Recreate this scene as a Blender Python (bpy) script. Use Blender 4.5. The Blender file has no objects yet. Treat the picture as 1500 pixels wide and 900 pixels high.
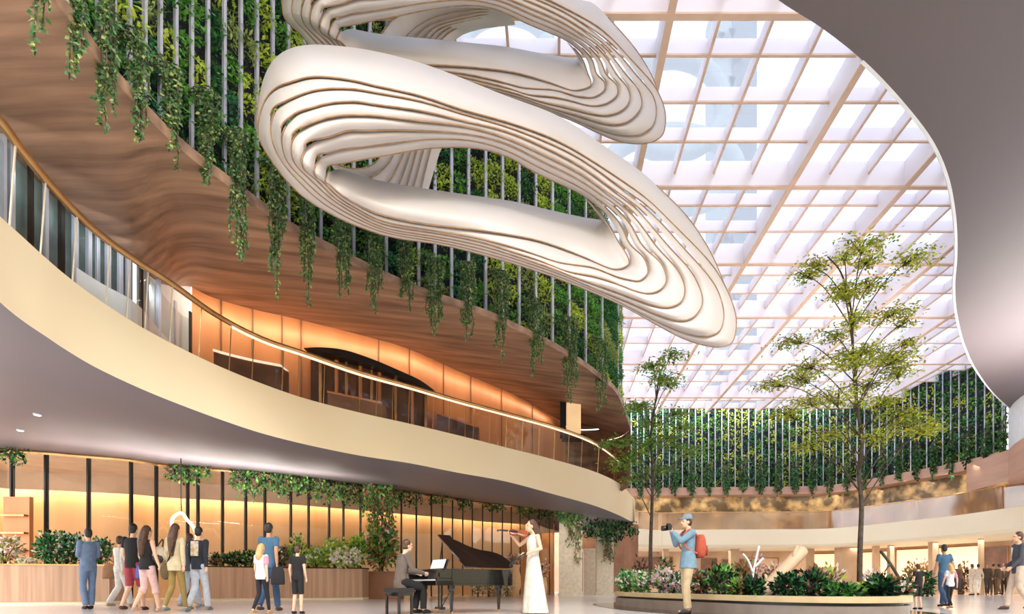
import bpy, bmesh, math, random
import numpy as np
from mathutils import Vector, Matrix
random.seed(7); RNG = np.random.default_rng(7)
S = bpy.context.scene
COL = S.collection
R = math.radians

# ---------------------------------------------------------------- camera, world, exposure
F, VX, HY, CZ = 775.0, 812.0, 858.0, 0.51       # focal length in px, vanishing point, horizon, eye height
cd = bpy.data.cameras.new('camera'); cam = bpy.data.objects.new('camera', cd); COL.objects.link(cam)
cam.location = (0, 0, CZ); cam.rotation_euler = (R(90), 0, 0)
cd.sensor_width = 36; cd.lens = F / 1500 * 36
cd.shift_x = (750 - VX) / 1500; cd.shift_y = (HY - 450) / 1500
cd.clip_end = 500; S.camera = cam

W = bpy.data.worlds.new('world'); S.world = W; W.use_nodes = True
wn, wl = W.node_tree.nodes, W.node_tree.links
bg = wn['Background']; bg.inputs['Strength'].default_value = 2.3
tc = wn.new('ShaderNodeTexCoord'); nz = wn.new('ShaderNodeTexNoise'); rp = wn.new('ShaderNodeValToRGB')
nz.inputs['Scale'].default_value = 2.0; nz.inputs['Detail'].default_value = 4
wl.new(tc.outputs['Generated'], nz.inputs['Vector']); wl.new(nz.outputs['Fac'], rp.inputs['Fac'])
rp.color_ramp.elements[0].color = (0.86, 0.92, 1.0, 1); rp.color_ramp.elements[1].color = (1, 1, 1, 1)
wl.new(rp.outputs['Color'], bg.inputs['Color'])
S.view_settings.view_transform = 'Standard'; S.view_settings.look = 'None'
S.view_settings.exposure = 0.68; S.view_settings.gamma = 1.0; S.view_settings.use_curve_mapping = False

sun = bpy.data.lights.new('sun', 'SUN'); sun.energy = 2.6; sun.angle = R(25); sun.color = (1, .97, .92)
so = bpy.data.objects.new('sun', sun); COL.objects.link(so); so.rotation_euler = (R(44), R(26), 0)
def area(name, loc, rot, sx, sy, power, col):
    l = bpy.data.lights.new(name, 'AREA'); l.shape = 'RECTANGLE'; l.size = sx; l.size_y = sy
    l.energy = power; l.color = col
    o = bpy.data.objects.new(name, l); COL.objects.link(o); o.location = loc; o.rotation_euler = rot
    return o

# ---------------------------------------------------------------- geometry helpers
def at(px, py, z):
    d = F * (z - CZ) / (HY - py); return Vector(((px - VX) / F * d, d, z))
def atd(px, py, d):
    return Vector(((px - VX) / F * d, d, CZ + (HY - py) / F * d))
def xd(px, d, z=0.0):
    return Vector(((px - VX) / F * d, d, z))
def cr(pts, n=6, closed=False):
    pts = [Vector(p) for p in pts]; N = len(pts); out = []
    for i in range(N if closed else N - 1):
        if closed: p0, p1, p2, p3 = pts[(i-1) % N], pts[i], pts[(i+1) % N], pts[(i+2) % N]
        else: p0, p1, p2, p3 = pts[max(i-1, 0)], pts[i], pts[i+1], pts[min(i+2, N-1)]
        for k in range(n):
            t = k / n
            out.append(0.5 * ((2*p1) + (p2-p0)*t + (2*p0-5*p1+4*p2-p3)*t*t + (3*p1-p0-3*p2+p3)*t**3))
    if not closed: out.append(pts[-1].copy())
    return out
def lerp(a, b, t): return a + (b - a) * t
def interp(x, xs, ys): return float(np.interp(x, xs, ys))

class MB:
    def __init__(s): s.v = []; s.f = []; s.m = []
    def add(s, vs, fs, m=0):
        o = len(s.v); s.v += [tuple(p) for p in vs]; s.f += [tuple(o+i for i in f) for f in fs]; s.m += [m]*len(fs)
        return s
    def quad(s, a, b, c, d, m=0): return s.add([a, b, c, d], [(0, 1, 2, 3)], m)
    def box(s, c, size, rz=0, m=0, rot=None):
        hx, hy, hz = [q/2 for q in size]
        M = rot if rot is not None else Matrix.Rotation(rz, 3, 'Z')
        vs = [Vector(c) + M @ Vector((x, y, z)) for x in (-hx, hx) for y in (-hy, hy) for z in (-hz, hz)]
        return s.add(vs, [(0,1,3,2),(4,6,7,5),(0,4,5,1),(2,3,7,6),(0,2,6,4),(1,5,7,3)], m)
    def bar(s, a, b, w, h, m=0, up=Vector((0, 0, 1))):
        a, b = Vector(a), Vector(b); d = (b-a).normalized(); x = d.cross(up)
        if x.length < 1e-4: x = d.cross(Vector((0, 1, 0)))
        x.normalize(); y = x.cross(d)
        vs = [p + x*(i*w/2) + y*(j*h/2) for p in (a, b) for i, j in ((-1,-1),(1,-1),(1,1),(-1,1))]
        return s.add(vs, [(3,2,1,0),(4,5,6,7),(0,1,5,4),(1,2,6,5),(2,3,7,6),(3,0,4,7)], m)
    def tube(s, path, rad, n=8, m=0, cap=True, sq=None):
        path = [Vector(p) for p in path]; N = len(path)
        rad = rad if isinstance(rad, (list, tuple)) else [rad]*N
        vs = []; ref = None
        for i, p in enumerate(path):
            t = (path[min(i+1, N-1)] - path[max(i-1, 0)])
            t = t.normalized() if t.length > 1e-9 else Vector((0, 0, 1))
            if ref is None:
                ref = t.cross(Vector((0, 0, 1)))
                if ref.length < .1: ref = t.cross(Vector((0, 1, 0)))
            ref = (ref - t*ref.dot(t)).normalized(); q = t.cross(ref)
            for k in range(n):
                a = 2*math.pi*k/n; vs.append(p + (ref*math.cos(a) + q*math.sin(a))*rad[i])
        fs = [(i*n+k, i*n+(k+1) % n, (i+1)*n+(k+1) % n, (i+1)*n+k) for i in range(N-1) for k in range(n)]
        if cap: fs += [tuple(range(n-1, -1, -1)), tuple(range((N-1)*n, N*n))]
        return s.add(vs, fs, m)
    def loft(s, rows, m=0, closed=False):
        n = len(rows[0]); vs = [p for r in rows for p in r]
        fs = [(i*n+k, i*n+k+1, (i+1)*n+k+1, (i+1)*n+k) for i in range(len(rows)-1) for k in range(n-1)]
        if closed: fs += [(i*n+n-1, i*n, (i+1)*n, (i+1)*n+n-1) for i in range(len(rows)-1)]
        return s.add(vs, fs, m)
    def rings(s, rr, m=0):          # list of (center, ax, ay) ellipses, capped
        n = 14; vs = []
        for c, ax, ay in rr:
            for k in range(n):
                a = 2*math.pi*k/n; vs.append(Vector(c) + Vector(ax)*math.cos(a) + Vector(ay)*math.sin(a))
        N = len(rr)
        fs = [(i*n+k, i*n+(k+1) % n, (i+1)*n+(k+1) % n, (i+1)*n+k) for i in range(N-1) for k in range(n)]
        fs += [tuple(range(n-1, -1, -1)), tuple(range((N-1)*n, N*n))]
        return s.add(vs, fs, m)
    def ell(s, c, r, m=0, nu=12, nv=8, rot=None):
        rr = []; c = Vector(c); M = rot or Matrix.Identity(3)
        vs = []
        for j in range(nv+1):
            ph = math.pi*j/nv
            for k in range(nu):
                a = 2*math.pi*k/nu
                vs.append(c + M @ Vector((r[0]*math.sin(ph)*math.cos(a), r[1]*math.sin(ph)*math.sin(a), r[2]*math.cos(ph))))
        fs = [(j*nu+k, (j+1)*nu+k, (j+1)*nu+(k+1) % nu, j*nu+(k+1) % nu) for j in range(nv) for k in range(nu)]
        return s.add(vs, fs, m)
    def prism(s, pts, z0, z1, m=0, mside=None):
        n = len(pts); vs = [(p[0], p[1], z0) for p in pts] + [(p[0], p[1], z1) for p in pts]
        s.add(vs, [tuple(range(n-1, -1, -1)), tuple(range(n, 2*n))], m)
        return s.add(vs, [(k, (k+1) % n, n+(k+1) % n, n+k) for k in range(n)], m if mside is None else mside)
    def mesh(s, name):
        me = bpy.data.meshes.new(name); me.from_pydata(s.v, [], s.f)
        me.polygons.foreach_set('material_index', s.m); me.update(); return me
    def build(s, name, mats, parent=None, smooth=False, loc=None):
        me = s.mesh(name)
        for m_ in (mats if isinstance(mats, (list, tuple)) else [mats]): me.materials.append(m_)
        if smooth: me.polygons.foreach_set('use_smooth', [True]*len(me.polygons))
        return link(name, me, parent, loc)
def link(name, me, parent=None, loc=None):
    o = bpy.data.objects.new(name, me); COL.objects.link(o)
    if parent is not None:
        o.parent = parent
        if loc is None and parent.type == 'EMPTY': o.matrix_parent_inverse = parent.matrix_basis.inverted()
    if loc is not None: o.location = loc
    return o
def thing(name, label, cat, loc=(0, 0, 0), group=None, rz=0):
    o = bpy.data.objects.new(name, None); COL.objects.link(o); o.location = loc; o.rotation_euler = (0, 0, rz)
    o.empty_display_size = .1
    return tag(o, label, cat, group)
def tag(o, label, cat, group=None, kind=None):
    o['label'] = label; o['category'] = cat
    if group: o['group'] = group
    if kind: o['kind'] = kind
    return o
def struct(o): o['kind'] = 'structure'; return o

def remesh(mb, voxel, smooth=2, mats=None):
    me = mb.mesh('tmp'); o = bpy.data.objects.new('tmp', me); COL.objects.link(o)
    r = o.modifiers.new('r', 'REMESH'); r.mode = 'VOXEL'; r.voxel_size = voxel; r.use_smooth_shade = True
    if smooth:
        q = o.modifiers.new('s', 'SMOOTH'); q.factor = .5; q.iterations = smooth
    dg = bpy.context.evaluated_depsgraph_get(); dg.update()
    out = bpy.data.meshes.new_from_object(o.evaluated_get(dg))
    bpy.data.objects.remove(o); bpy.data.meshes.remove(me)
    out.materials.clear()
    for m_ in (mats or []): out.materials.append(m_)
    out.polygons.foreach_set('use_smooth', [True]*len(out.polygons))
    return out

def leaf_arrays(P, D, N, L, Wd):
    """leaf quads: positions, directions, side vectors, lengths, widths -> (4n,3)"""
    P, D, N = np.asarray(P, float), np.asarray(D, float), np.asarray(N, float)
    D /= np.linalg.norm(D, axis=1, keepdims=True)+1e-9
    Sd = np.cross(D, N); Sd /= np.linalg.norm(Sd, axis=1, keepdims=True)+1e-9
    L = np.asarray(L)[:, None]; Wd = np.asarray(Wd)[:, None]
    v = np.stack([P, P + D*L*.45 + Sd*Wd*.5, P + D*L, P + D*L*.45 - Sd*Wd*.5], 1)
    return v.reshape(-1, 3)
def leaves_obj(name, V, M, mats, parent=None):
    n = len(V)//4; me = bpy.data.meshes.new(name)
    me.vertices.add(4*n); me.vertices.foreach_set('co', V.astype(np.float32).ravel())
    me.loops.add(4*n); me.loops.foreach_set('vertex_index', np.arange(4*n, dtype=np.int32))
    me.polygons.add(n); me.polygons.foreach_set('loop_start', np.arange(0, 4*n, 4, dtype=np.int32))
    me.update(calc_edges=True)
    me.polygons.foreach_set('material_index', np.asarray(M, dtype=np.int32)); me.update()
    for m_ in mats: me.materials.append(m_)
    return link(name, me, parent)
def rvec(n): 
    v = RNG.normal(size=(n, 3)); return v/np.linalg.norm(v, axis=1, keepdims=True)

# ---------------------------------------------------------------- materials
def s2l(c): 
    return tuple((x/255/12.92 if x/255 <= .04045 else ((x/255+.055)/1.055)**2.4) for x in c) + (1,)
def mat(name, c1, c2=None, scale=3, stretch=(1, 1, 1), rough=.5, metal=0, detail=3, emit=None, es=0, sub=0, lo=.35, hi=.65, coat=0, bump=0):
    m = bpy.data.materials.new(name); m.use_nodes = True; n, l = m.node_tree.nodes, m.node_tree.links
    b = n['Principled BSDF']; b.inputs['Roughness'].default_value = rough; b.inputs['Metallic'].default_value = metal
    b.inputs['Coat Weight'].default_value = coat
    t = n.new('ShaderNodeTexCoord'); mp = n.new('ShaderNodeMapping'); mp.inputs['Scale'].default_value = stretch
    z = n.new('ShaderNodeTexNoise'); z.inputs['Scale'].default_value = scale; z.inputs['Detail'].default_value = detail
    l.new(t.outputs['Object'], mp.inputs['Vector']); l.new(mp.outputs['Vector'], z.inputs['Vector'])
    r = n.new('ShaderNodeValToRGB'); r.color_ramp.elements[0].position = lo; r.color_ramp.elements[1].position = hi
    r.color_ramp.elements[0].color = s2l(c1); r.color_ramp.elements[1].color = s2l(c2 or tuple(min(255, x*1.06) for x in c1))
    l.new(z.outputs['Fac'], r.inputs['Fac']); l.new(r.outputs['Color'], b.inputs['Base Color'])
    if bump:
        bp = n.new('ShaderNodeBump'); bp.inputs['Strength'].default_value = bump; bp.inputs['Distance'].default_value = .02
        l.new(z.outputs['Fac'], bp.inputs['Height']); l.new(bp.outputs['Normal'], b.inputs['Normal'])
    if emit:
        b.inputs['Emission Color'].default_value = s2l(emit); b.inputs['Emission Strength'].default_value = es
    return m
def glassmat(name, tint, refl=.12, rough=.03, milk=0.0, milkcol=(230, 235, 240)):
    m = bpy.data.materials.new(name); m.use_nodes = True; n, l = m.node_tree.nodes, m.node_tree.links
    n.remove(n['Principled BSDF']); o = n['Material Output']
    tr = n.new('ShaderNodeBsdfTransparent'); tr.inputs['Color'].default_value = tuple(tint)+(1,)
    gl = n.new('ShaderNodeBsdfGlossy'); gl.inputs['Roughness'].default_value = rough
    t = n.new('ShaderNodeTexCoord'); z = n.new('ShaderNodeTexNoise'); z.inputs['Scale'].default_value = .7
    l.new(t.outputs['Object'], z.inputs['Vector'])
    fr = n.new('ShaderNodeMath'); fr.operation = 'MULTIPLY_ADD'; fr.inputs[1].default_value = refl*.6; fr.inputs[2].default_value = refl*.7
    l.new(z.outputs['Fac'], fr.inputs[0])
    mx = n.new('ShaderNodeMixShader'); l.new(fr.outputs[0], mx.inputs['Fac'])
    l.new(tr.outputs[0], mx.inputs[1]); l.new(gl.outputs[0], mx.inputs[2])
    last = mx
    if milk:
        tl = n.new('ShaderNodeBsdfTranslucent'); tl.inputs['Color'].default_value = s2l(milkcol)
        m2 = n.new('ShaderNodeMixShader'); m2.inputs['Fac'].default_value = milk
        l.new(mx.outputs[0], m2.inputs[1]); l.new(tl.outputs[0], m2.inputs[2]); last = m2
    l.new(last.outputs[0], o.inputs['Surface']); return m
def leafmat(name, c1, c2, scale=9):
    m = mat(name, c1, c2, scale=scale, rough=.45, detail=2)
    n, l = m.node_tree.nodes, m.node_tree.links; b = n['Principled BSDF']; o = n['Material Output']
    tl = n.new('ShaderNodeBsdfTranslucent'); mx = n.new('ShaderNodeMixShader'); mx.inputs['Fac'].default_value = .3
    for k in list(l):
        if k.to_node == b and k.to_socket.name == 'Base Color': l.new(k.from_socket, tl.inputs['Color'])
    l.new(b.outputs[0], mx.inputs[1]); l.new(tl.outputs[0], mx.inputs[2]); l.new(mx.outputs[0], o.inputs['Surface'])
    return m
def glow(name, c, s): return mat(name, c, c, emit=c, es=s)

M = dict(
 cream=mat('cream_plaster', (242,222,184), (246,230,194), scale=.3, rough=.45),
 cream2=mat('pale_plaster', (240,226,196), (244,232,204), scale=.3, rough=.5),
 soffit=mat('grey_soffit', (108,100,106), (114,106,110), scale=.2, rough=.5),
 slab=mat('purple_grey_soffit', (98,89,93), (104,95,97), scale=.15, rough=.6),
 floor=mat('polished_floor', (222,216,214), (232,226,224), scale=.25, rough=.14, detail=5),
 wood=mat('walnut_boards', (108,82,66), (180,142,114), scale=1.6, stretch=(.2, 2.6, 2.6), rough=.5, detail=6, lo=.32, hi=.68),
 woodv=mat('vertical_oak', (176,138,112), (202,164,136), scale=5, stretch=(2, 2, .06), rough=.5),
 orange=mat('copper_panel', (214,136,84), (232,156,100), scale=.6, stretch=(2, 2, .1), rough=.38, metal=.1),
 shopwall=mat('golden_panel', (206,160,110), (220,178,128), scale=.5, stretch=(2, 2, .1), rough=.4),
 brass=mat('brass', (206,160,104), (224,182,128), rough=.25, metal=.8),
 ledrail=mat('pale_rail', (245,225,205), rough=.3, emit=(255,225,195), es=.55),
 black=mat('black_metal', (22,20,20), (30,27,26), rough=.4),
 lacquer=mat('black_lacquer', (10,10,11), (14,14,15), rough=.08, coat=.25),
 slat=mat('silver_slat', (190,190,206), (204,204,218), rough=.35, metal=.25),
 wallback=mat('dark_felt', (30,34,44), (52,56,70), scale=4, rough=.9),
 beam=mat('white_beam', (240,230,234), (248,240,242), scale=.4, rough=.5),
 beamtan=mat('bronze_strip', (226,192,168), (234,202,178), rough=.5),
 ribbon=mat('white_ribbon', (194,186,181), (203,196,192), scale=.5, rough=.42),
 edge=mat('plywood_edge', (146,114,84), (170,136,104), scale=8, rough=.6),
 concrete=mat('pale_stone', (214,200,178), (232,220,200), scale=6, rough=.8, bump=.2),
 tan=mat('tan_stone', (198,166,136), (210,180,150), scale=1.5, rough=.6),
 tandark=mat('brown_stone', (140,98,72), (160,114,84), scale=1.5, rough=.6),
 pinkwood=mat('pink_brown_band', (186,146,126), (200,160,140), scale=1, stretch=(.4, .4, 3), rough=.55),
 darkglass=mat('dark_shop_wall', (92,114,116), (140,158,158), scale=1.5, rough=.25),
 brownglass=mat('brown_shop_wall', (86,56,42), (120,80,58), scale=1.5, rough=.3),
 white=mat('white_panel', (232,236,240), (240,242,246), rough=.4),
 soil=mat('soil', (46,36,30), (62,50,40), scale=20, rough=.95),
 stem=mat('brown_stem', (70,58,46), (92,78,60), scale=12, rough=.8),
 bark=mat('dark_bark', (58,48,42), (84,72,62), scale=14, rough=.85),
 glass=glassmat('clear_glass', (.95, .96, .95), .05),
 glassgrey=glassmat('rail_glass', (.86, .89, .88), .05),
 glasspink=glassmat('pink_glass', (.96, .87, .78), .22, .12, .35, (245, 215, 190)),
 glassroof=glassmat('roof_glass', (.50, .53, .58), 0.05, .05, .14, (236, 238, 246)),
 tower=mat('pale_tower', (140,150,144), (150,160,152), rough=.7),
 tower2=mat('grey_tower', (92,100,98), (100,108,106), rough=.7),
 coveglow=glow('cove_light_strip', (255,226,180), 5),
 winglow=glow('lit_window', (255,228,186), .42),
 lampglow=glow('lamp_glass', (255,240,220), 2.2),
 basket=mat('wicker', (196,152,110), (220,180,138), scale=30, rough=.8),
)
G = [leafmat('leaf_dark', (44,104,48), (78,146,72)), leafmat('leaf_mid', (88,156,56), (136,200,84)),
     leafmat('leaf_bright', (172,208,62), (228,236,104)), leafmat('leaf_blue', (62,140,88), (104,180,122)),
     leafmat('leaf_olive', (140,164,76), (186,200,118)), leafmat('leaf_vine', (74,110,66), (126,156,104)),
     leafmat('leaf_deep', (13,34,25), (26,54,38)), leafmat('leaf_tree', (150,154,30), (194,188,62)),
     leafmat('petal_white', (240,232,222), (250,246,240)), leafmat('petal_pink', (228,190,196), (242,214,220)),
     leafmat('leaf_copper', (150,96,70), (196,146,110)), leafmat('leaf_treedark', (96,126,46), (136,156,60))]
# ================================================================ SETTING
fl = MB(); fl.quad((-40, -6, 0), (60, -6, 0), (60, 60, 0), (-40, 60, 0)); struct(fl.build('floor', M['floor']))
m = MB(); m.quad((-30, -6, 0), (44, -6, 0), (44, -6, 13), (-30, -6, 13)); m.quad((44, -6, 0), (44, 30, 0), (44, 30, 13), (44, -6, 13)); struct(m.build('wall_back', M['cream2']))

# ---- gallery fascia (left), stations: px x, y top, y bottom, y of hand rail
FX = [(-150,170,310,-20),(-60,262,385,110),(0,317,443,177),(33,347,470,222),(67,378,493,263),(100,406,515,300),(143,438,540,341),
      (200,475,567,383),(253,504,589,417),(317,535,613,462),(383,562,635,496),(450,585,652,519),(528,605,668,546),(600,621,679,566),
      (671,638,693,587),(742,656,706,606),(813,674,725,626),(870,691,741,648),(906,708,755,674),(924,725,764,694)]
ZB, ZT, ZR = 3.5, 4.49, 5.47
tail = [(3.75, 24.8), (3.5, 26.5), (1.8, 29), (-2, 31)]
def withtail(pts, z, c=None): return pts + [Vector((a, b, z)) for a, b in tail]
fb = cr(withtail([at(x, b, ZB) for x, t, b, r in FX], ZB), 6)
ft = cr(withtail([at(x, t, ZT) for x, t, b, r in FX], ZT), 6)
fr = cr([at(x, r, ZR) for x, t, b, r in FX], 6)
m = MB(); m.loft([fb, ft]); 
def inward(c, w, dz=0):      # shift a curve away from the atrium
    out = []
    for i, p in enumerate(c):
        t = (c[min(i+1, len(c)-1)] - c[max(i-1, 0)]); t.z = 0; t.normalize()
        out.append(p + Vector((-t.y, t.x, 0))*w + Vector((0, 0, dz)))
    return out
m.loft([ft, inward(ft, .25), inward(ft, .25, -.3)])
struct(m.build('trim_1', M['cream'], smooth=False))
for p in COL.objects['trim_1'].data.polygons: p.use_smooth = abs(p.normal.z) < .7
# soffit under the gallery, from fascia to the head of the storefront
ZJ = 4.5
JX = [(-150,600),(-60,640),(0,657),(60,661),(120,666),(190,672),(240,680),(300,685),(360,690),(450,700),(560,715),(640,726),(700,735),(760,741),(812,746)]
gj = cr([at(x, y, ZJ) for x, y in JX], 8)
jdense_px = [VX + p.x/p.y*F for p in gj]
def G_at(px, z=0.0, off=0.0):    # storefront plan line seen in column px
    d = interp(px, jdense_px, [p.y for p in gj]) + off
    return xd(px, d, z)
tl = MB(); js = []
fpx = [VX + p.x/p.y*F for p in fb]
for i, p in enumerate(fb):
    k = i/(len(fb)-1)*(len(gj)-1+14)
    if k < len(gj)-1:
        a = gj[int(k)]; b = gj[min(int(k)+1, len(gj)-1)]; q = lerp(a, b, k-int(k))
    else:
        e = (k-(len(gj)-1))/14; q = lerp(gj[-1], Vector((-4, 33, ZJ)), e)
    js.append(q)
rows = []
for s_ in [0, .04, .3, .6, 1]:
    z = {0: ZB, .04: ZB+.015, .3: 3.75, .6: 4.1, 1: ZJ}[s_]
    rows.append([Vector((lerp(a.x, b.x, s_), lerp(a.y, b.y, s_), z)) for a, b in zip(fb, js)])
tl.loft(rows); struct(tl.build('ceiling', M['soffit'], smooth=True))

# ---- storefront back wall, cove and bulkhead
bw = [G_at(x, 0, 4.2) for x in range(-150, 830, 20)]
m = MB(); m.loft([[p.copy() for p in bw], [Vector((p.x, p.y, 4.5)) for p in bw]])
e = bw[-1]; m.loft([[Vector((e.x, e.y, 0)), G_at(812)], [Vector((e.x, e.y, 5)), G_at(812, 5)]])
struct(m.build('wall_back', M['shopwall'], smooth=True))
gl_ = [G_at(x, 4.62) for x in range(-150, 830, 20)]
bh = [G_at(x, 4.0, 3.55) for x in range(-150, 830, 20)]
m = MB(); m.loft([gl_, [Vector((p.x, p.y, 4.62)) for p in bh], bh, [p+Vector((0, .12, 0)) for p in bh], [p+Vector((0, .12, .6)) for p in bh]])
m.loft([[Vector((p.x, p.y, 4.62)) for p in bh], [Vector((p.x, p.y+.2, 4.7)) for p in bw]])
struct(m.build('ceiling', M['tan'], smooth=False))
for x in range(-60, 800, 78):
    a, b = G_at(x, 4.42, 3.95), G_at(x+78, 4.42, 3.95); mid = (a+b)/2; ang = math.atan2(b.y-a.y, b.x-a.x)
    area('cove_lamp', mid, (R(14), 0, ang), (b-a).length, .12, 24, (1, .85, .62))
strip = MB(); st = [G_at(x, 4.3, 4.1) for x in range(-150, 830, 20)]
strip.loft([st, [p+Vector((0, 0, .06)) for p in st]]); struct(strip.build('trim_2', M['coveglow']))

for x in (120, 235, 340, 440):
    q = G_at(x, 2.9, -2.2); area('soffit_fill', q, (R(172), 0, 0), 2.4, .3, {340: 95, 440: 75, 235: 60}.get(x, 30), (1, .94, .86))  # added fill that lightens the soffit from below; no fittings here
area('pillar_fill', xd(865, 23.5, 3.4), (R(40), 0, 0), 3, 1, 30, (1, .93, .82))  # fill added to brighten the stone pillars, not an actual fixture
# ---- storefront glass with dark mullions
sf = thing('glass_storefront', 'tall glass shopfront with thin black mullions under the left gallery', 'shopfront', G_at(400))
for x in [18,68,130,192,229,275,290,326,360,388,426,452,482,503,528,560,588,610,632,648,663,678,692,707,721,736,749,762,775,790,805]:
    p = G_at(x); w = .045 if x > 560 else .05
    b = MB(); b.box((p.x, p.y, 2.27), (w, .12, 4.5)); b.build('mullion', M['black'], sf)
pn = MB(); gg = [G_at(x, 0.05) for x in range(-150, 820, 20)]
pn.loft([gg, [Vector((p.x, p.y, 4.5)) for p in gg]]); pn.build('glass_panel', M['glass'], sf)
rl = MB(); rl.tube([G_at(x, 4.44, -.03) for x in range(-150, 820, 20)], .06, 6); rl.build('head_rail', M['brass'], sf)

# ---- balustrade on the left gallery
bal = thing('glass_balustrade', 'curved glass balustrade with gold handrail along the left gallery', 'balustrade', ft[40])
nR = len(fr)
rm = MB(); rm.tube(fr, .05, 8); rm.build('handrail', M['brass'], bal, smooth=True)
rm = MB(); rm.tube([p + Vector((0, 0, -.055)) for p in fr[56:]], .03, 6); o = rm.build('handrail_light', M['ledrail'], bal, smooth=True); o['label'] = 'glowing strip under the handrail'
ftb = [p + Vector((0, 0, -.05)) for p in inward(ft[:nR], .06)]
frg = [p + Vector((0, 0, -.03)) for p in fr]
k = 0; i = 0
frpx = [VX + p.x/p.y*F for p in fr]
marks = [-150, -60, -10, 22, 67, 110, 158, 188, 215, 256, 290, 340, 370, 413, 441, 480, 528, 555, 580, 605, 630, 654, 678, 694, 718, 738, 762, 793, 808, 832, 855, 880, 902, 924]
for a, b in zip(marks[:-1], marks[1:]):
    ia = int(np.argmin([abs(q-a) for q in frpx])); ib = int(np.argmin([abs(q-b) for q in frpx]))
    if ib <= ia: continue
    g = MB(); g.loft([ftb[ia:ib+1], frg[ia:ib+1]]); g.build('glass_panel', M['glassgrey'], bal)
    g = MB(); g.bar(ftb[ia], frg[ia], .014, .014); g.build('clamp', M['brass' if a > 280 else 'concrete'], bal)

# ---- timber soffit of the upper gallery; planter edge at 6.4 m
EX = [(-80,-230),(0,-105),(80,0),(127,65),(150,97),(193,147),(240,197),(290,240),(340,277),(420,335),(480,368),(550,403),(620,433),(700,460),
      (748,480),(823,517),(870,548),(905,580),(924,630)]
ZE = 6.4
pe = cr([at(x, y, ZE) for x, y in EX], 8)
pepx = [VX + p.x/p.y*F for p in pe]
IX = [(-90,5.9,6.3),(0,6.9,6.3),(50,7.5,6.3),(100,8.2,6.3),(150,8.8,6.22),(200,9.4,6.2),(235,10.4,6.45),(262,11.2,6.85),(280,11.5,7.0),(310,11.9,7.0),(367,12.4,7.0),
      (437,12.9,7.0),(533,13.75,7.0),(598,14.5,7.0),(671,16,7.0),(724,17.2,7.0),(771,18.6,7.0),(813,20.5,7.0),(828,21.3,7.0)]
ie = cr([xd(x, d, z) for x, d, z in IX], 8)
iepx = [VX + p.x/p.y*F for p in ie]
def I_at(px, z=0.0, off=0.0):
    return xd(px, interp(px, iepx, [p.y for p in ie]) + off, z)
n = 90; rows = []
A = [pe[int(i/(n-1)*(len(pe)-1))] for i in range(n)]
B = []
for i in range(n):
    k = min(i/(n-1)*1.10, 1); B.append(ie[int(k*(len(ie)-1))])
m = MB()
m.loft([[lerp(a, b, t) + Vector((0, 0, .0)) for a, b in zip(A, B)] for t in (0, .25, .5, .75, 1)])
struct(m.build('ceiling', M['wood'], smooth=True))
# end wall of the timber volume behind the rail, right
ew = cr([ie[-1], xd(850, 21.8, 7), xd(885, 21.6, 7), xd(910, 21, 7), xd(924, 20, 7)], 6)
m = MB(); m.loft([[Vector((p.x, p.y, 4.3)) for p in ew], [Vector((p.x, p.y, 6.41)) if i > 12 else Vector((p.x, p.y, 6.9)) for i, p in enumerate(ew)]])
m.loft([[Vector((pe[-1].x, pe[-1].y+.0, 4.3)), Vector((pe[-1].x-.4, pe[-1].y+3, 4.3))], [Vector((pe[-1].x, pe[-1].y, 6.5)), Vector((pe[-1].x-.4, pe[-1].y+3, 6.5))]])
struct(m.build('wall_end', M['wood']))
m = MB(); ln_ = [lerp(ie[-1], pe[-1], i/(len(ew)-1)) for i in range(len(ew))]
m.loft([ln_, [Vector((p.x, p.y+.05, 6.95)) if i <= 12 else Vector((p.x, p.y+.05, 6.45)) for i, p in enumerate(ew)]]); struct(m.build('ceiling', M['wood']))
# planter box lip
pel = [p + Vector((0, 0, 0)) for p in pe]
m = MB(); m.loft([pel, [p+Vector((0, 0, .16)) for p in pel], inward(pel, .45, .16)]); struct(m.build('trim_3', M['wood']))
# inner copper wall, gallery floor
seg = [p for p in ie if VX + p.x/p.y*F >= 279]
m = MB(); m.loft([[Vector((p.x, p.y, 4.3)) for p in seg], [Vector((p.x, p.y+.02, p.z+.02)) for p in seg]])
struct(m.build('wall_left', M['orange'], smooth=True))
seg2 = [p for p in ie if 196 < VX + p.x/p.y*F <= 281]
m = MB(); m.loft([[Vector((p.x, p.y, 4.3)) for p in seg2], [Vector((p.x, p.y, p.z+.02)) for p in seg2]])
struct(m.build('wall_left', M['white'], smooth=True))
seg3 = [p for p in ie if VX + p.x/p.y*F <= 198]
m = MB(); m.loft([[Vector((p.x, p.y, 4.3)) for p in seg3], [Vector((p.x, p.y, p.z+.02)) for p in seg3]])
struct(m.build('wall_left', M['darkglass'], smooth=True))
m = MB(); q = [ie[min(int(i/(nR-1)*(len(ie)-1)), len(ie)-1)] for i in range(nR)]
m.loft([[Vector((p.x, p.y, 4.42)) for p in ftb], [Vector((p.x, p.y+.3, 4.42)) for p in q]]); struct(m.build('floor', M['tandark']))
for x0, x1 in [(285,340),(340,400),(400,460),(460,520),(520,580),(580,640),(640,700),(700,760),(760,815)]:
    a, b = I_at(x0, 6.86, -.5), I_at(x1, 6.86, -.5); ang = math.atan2(b.y-a.y, b.x-a.x)
    area('gallery_cove_lamp', (a+b)/2, (R(28), 0, ang), (b-a).length, .1, 4.8, (1, .8, .6))
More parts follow.
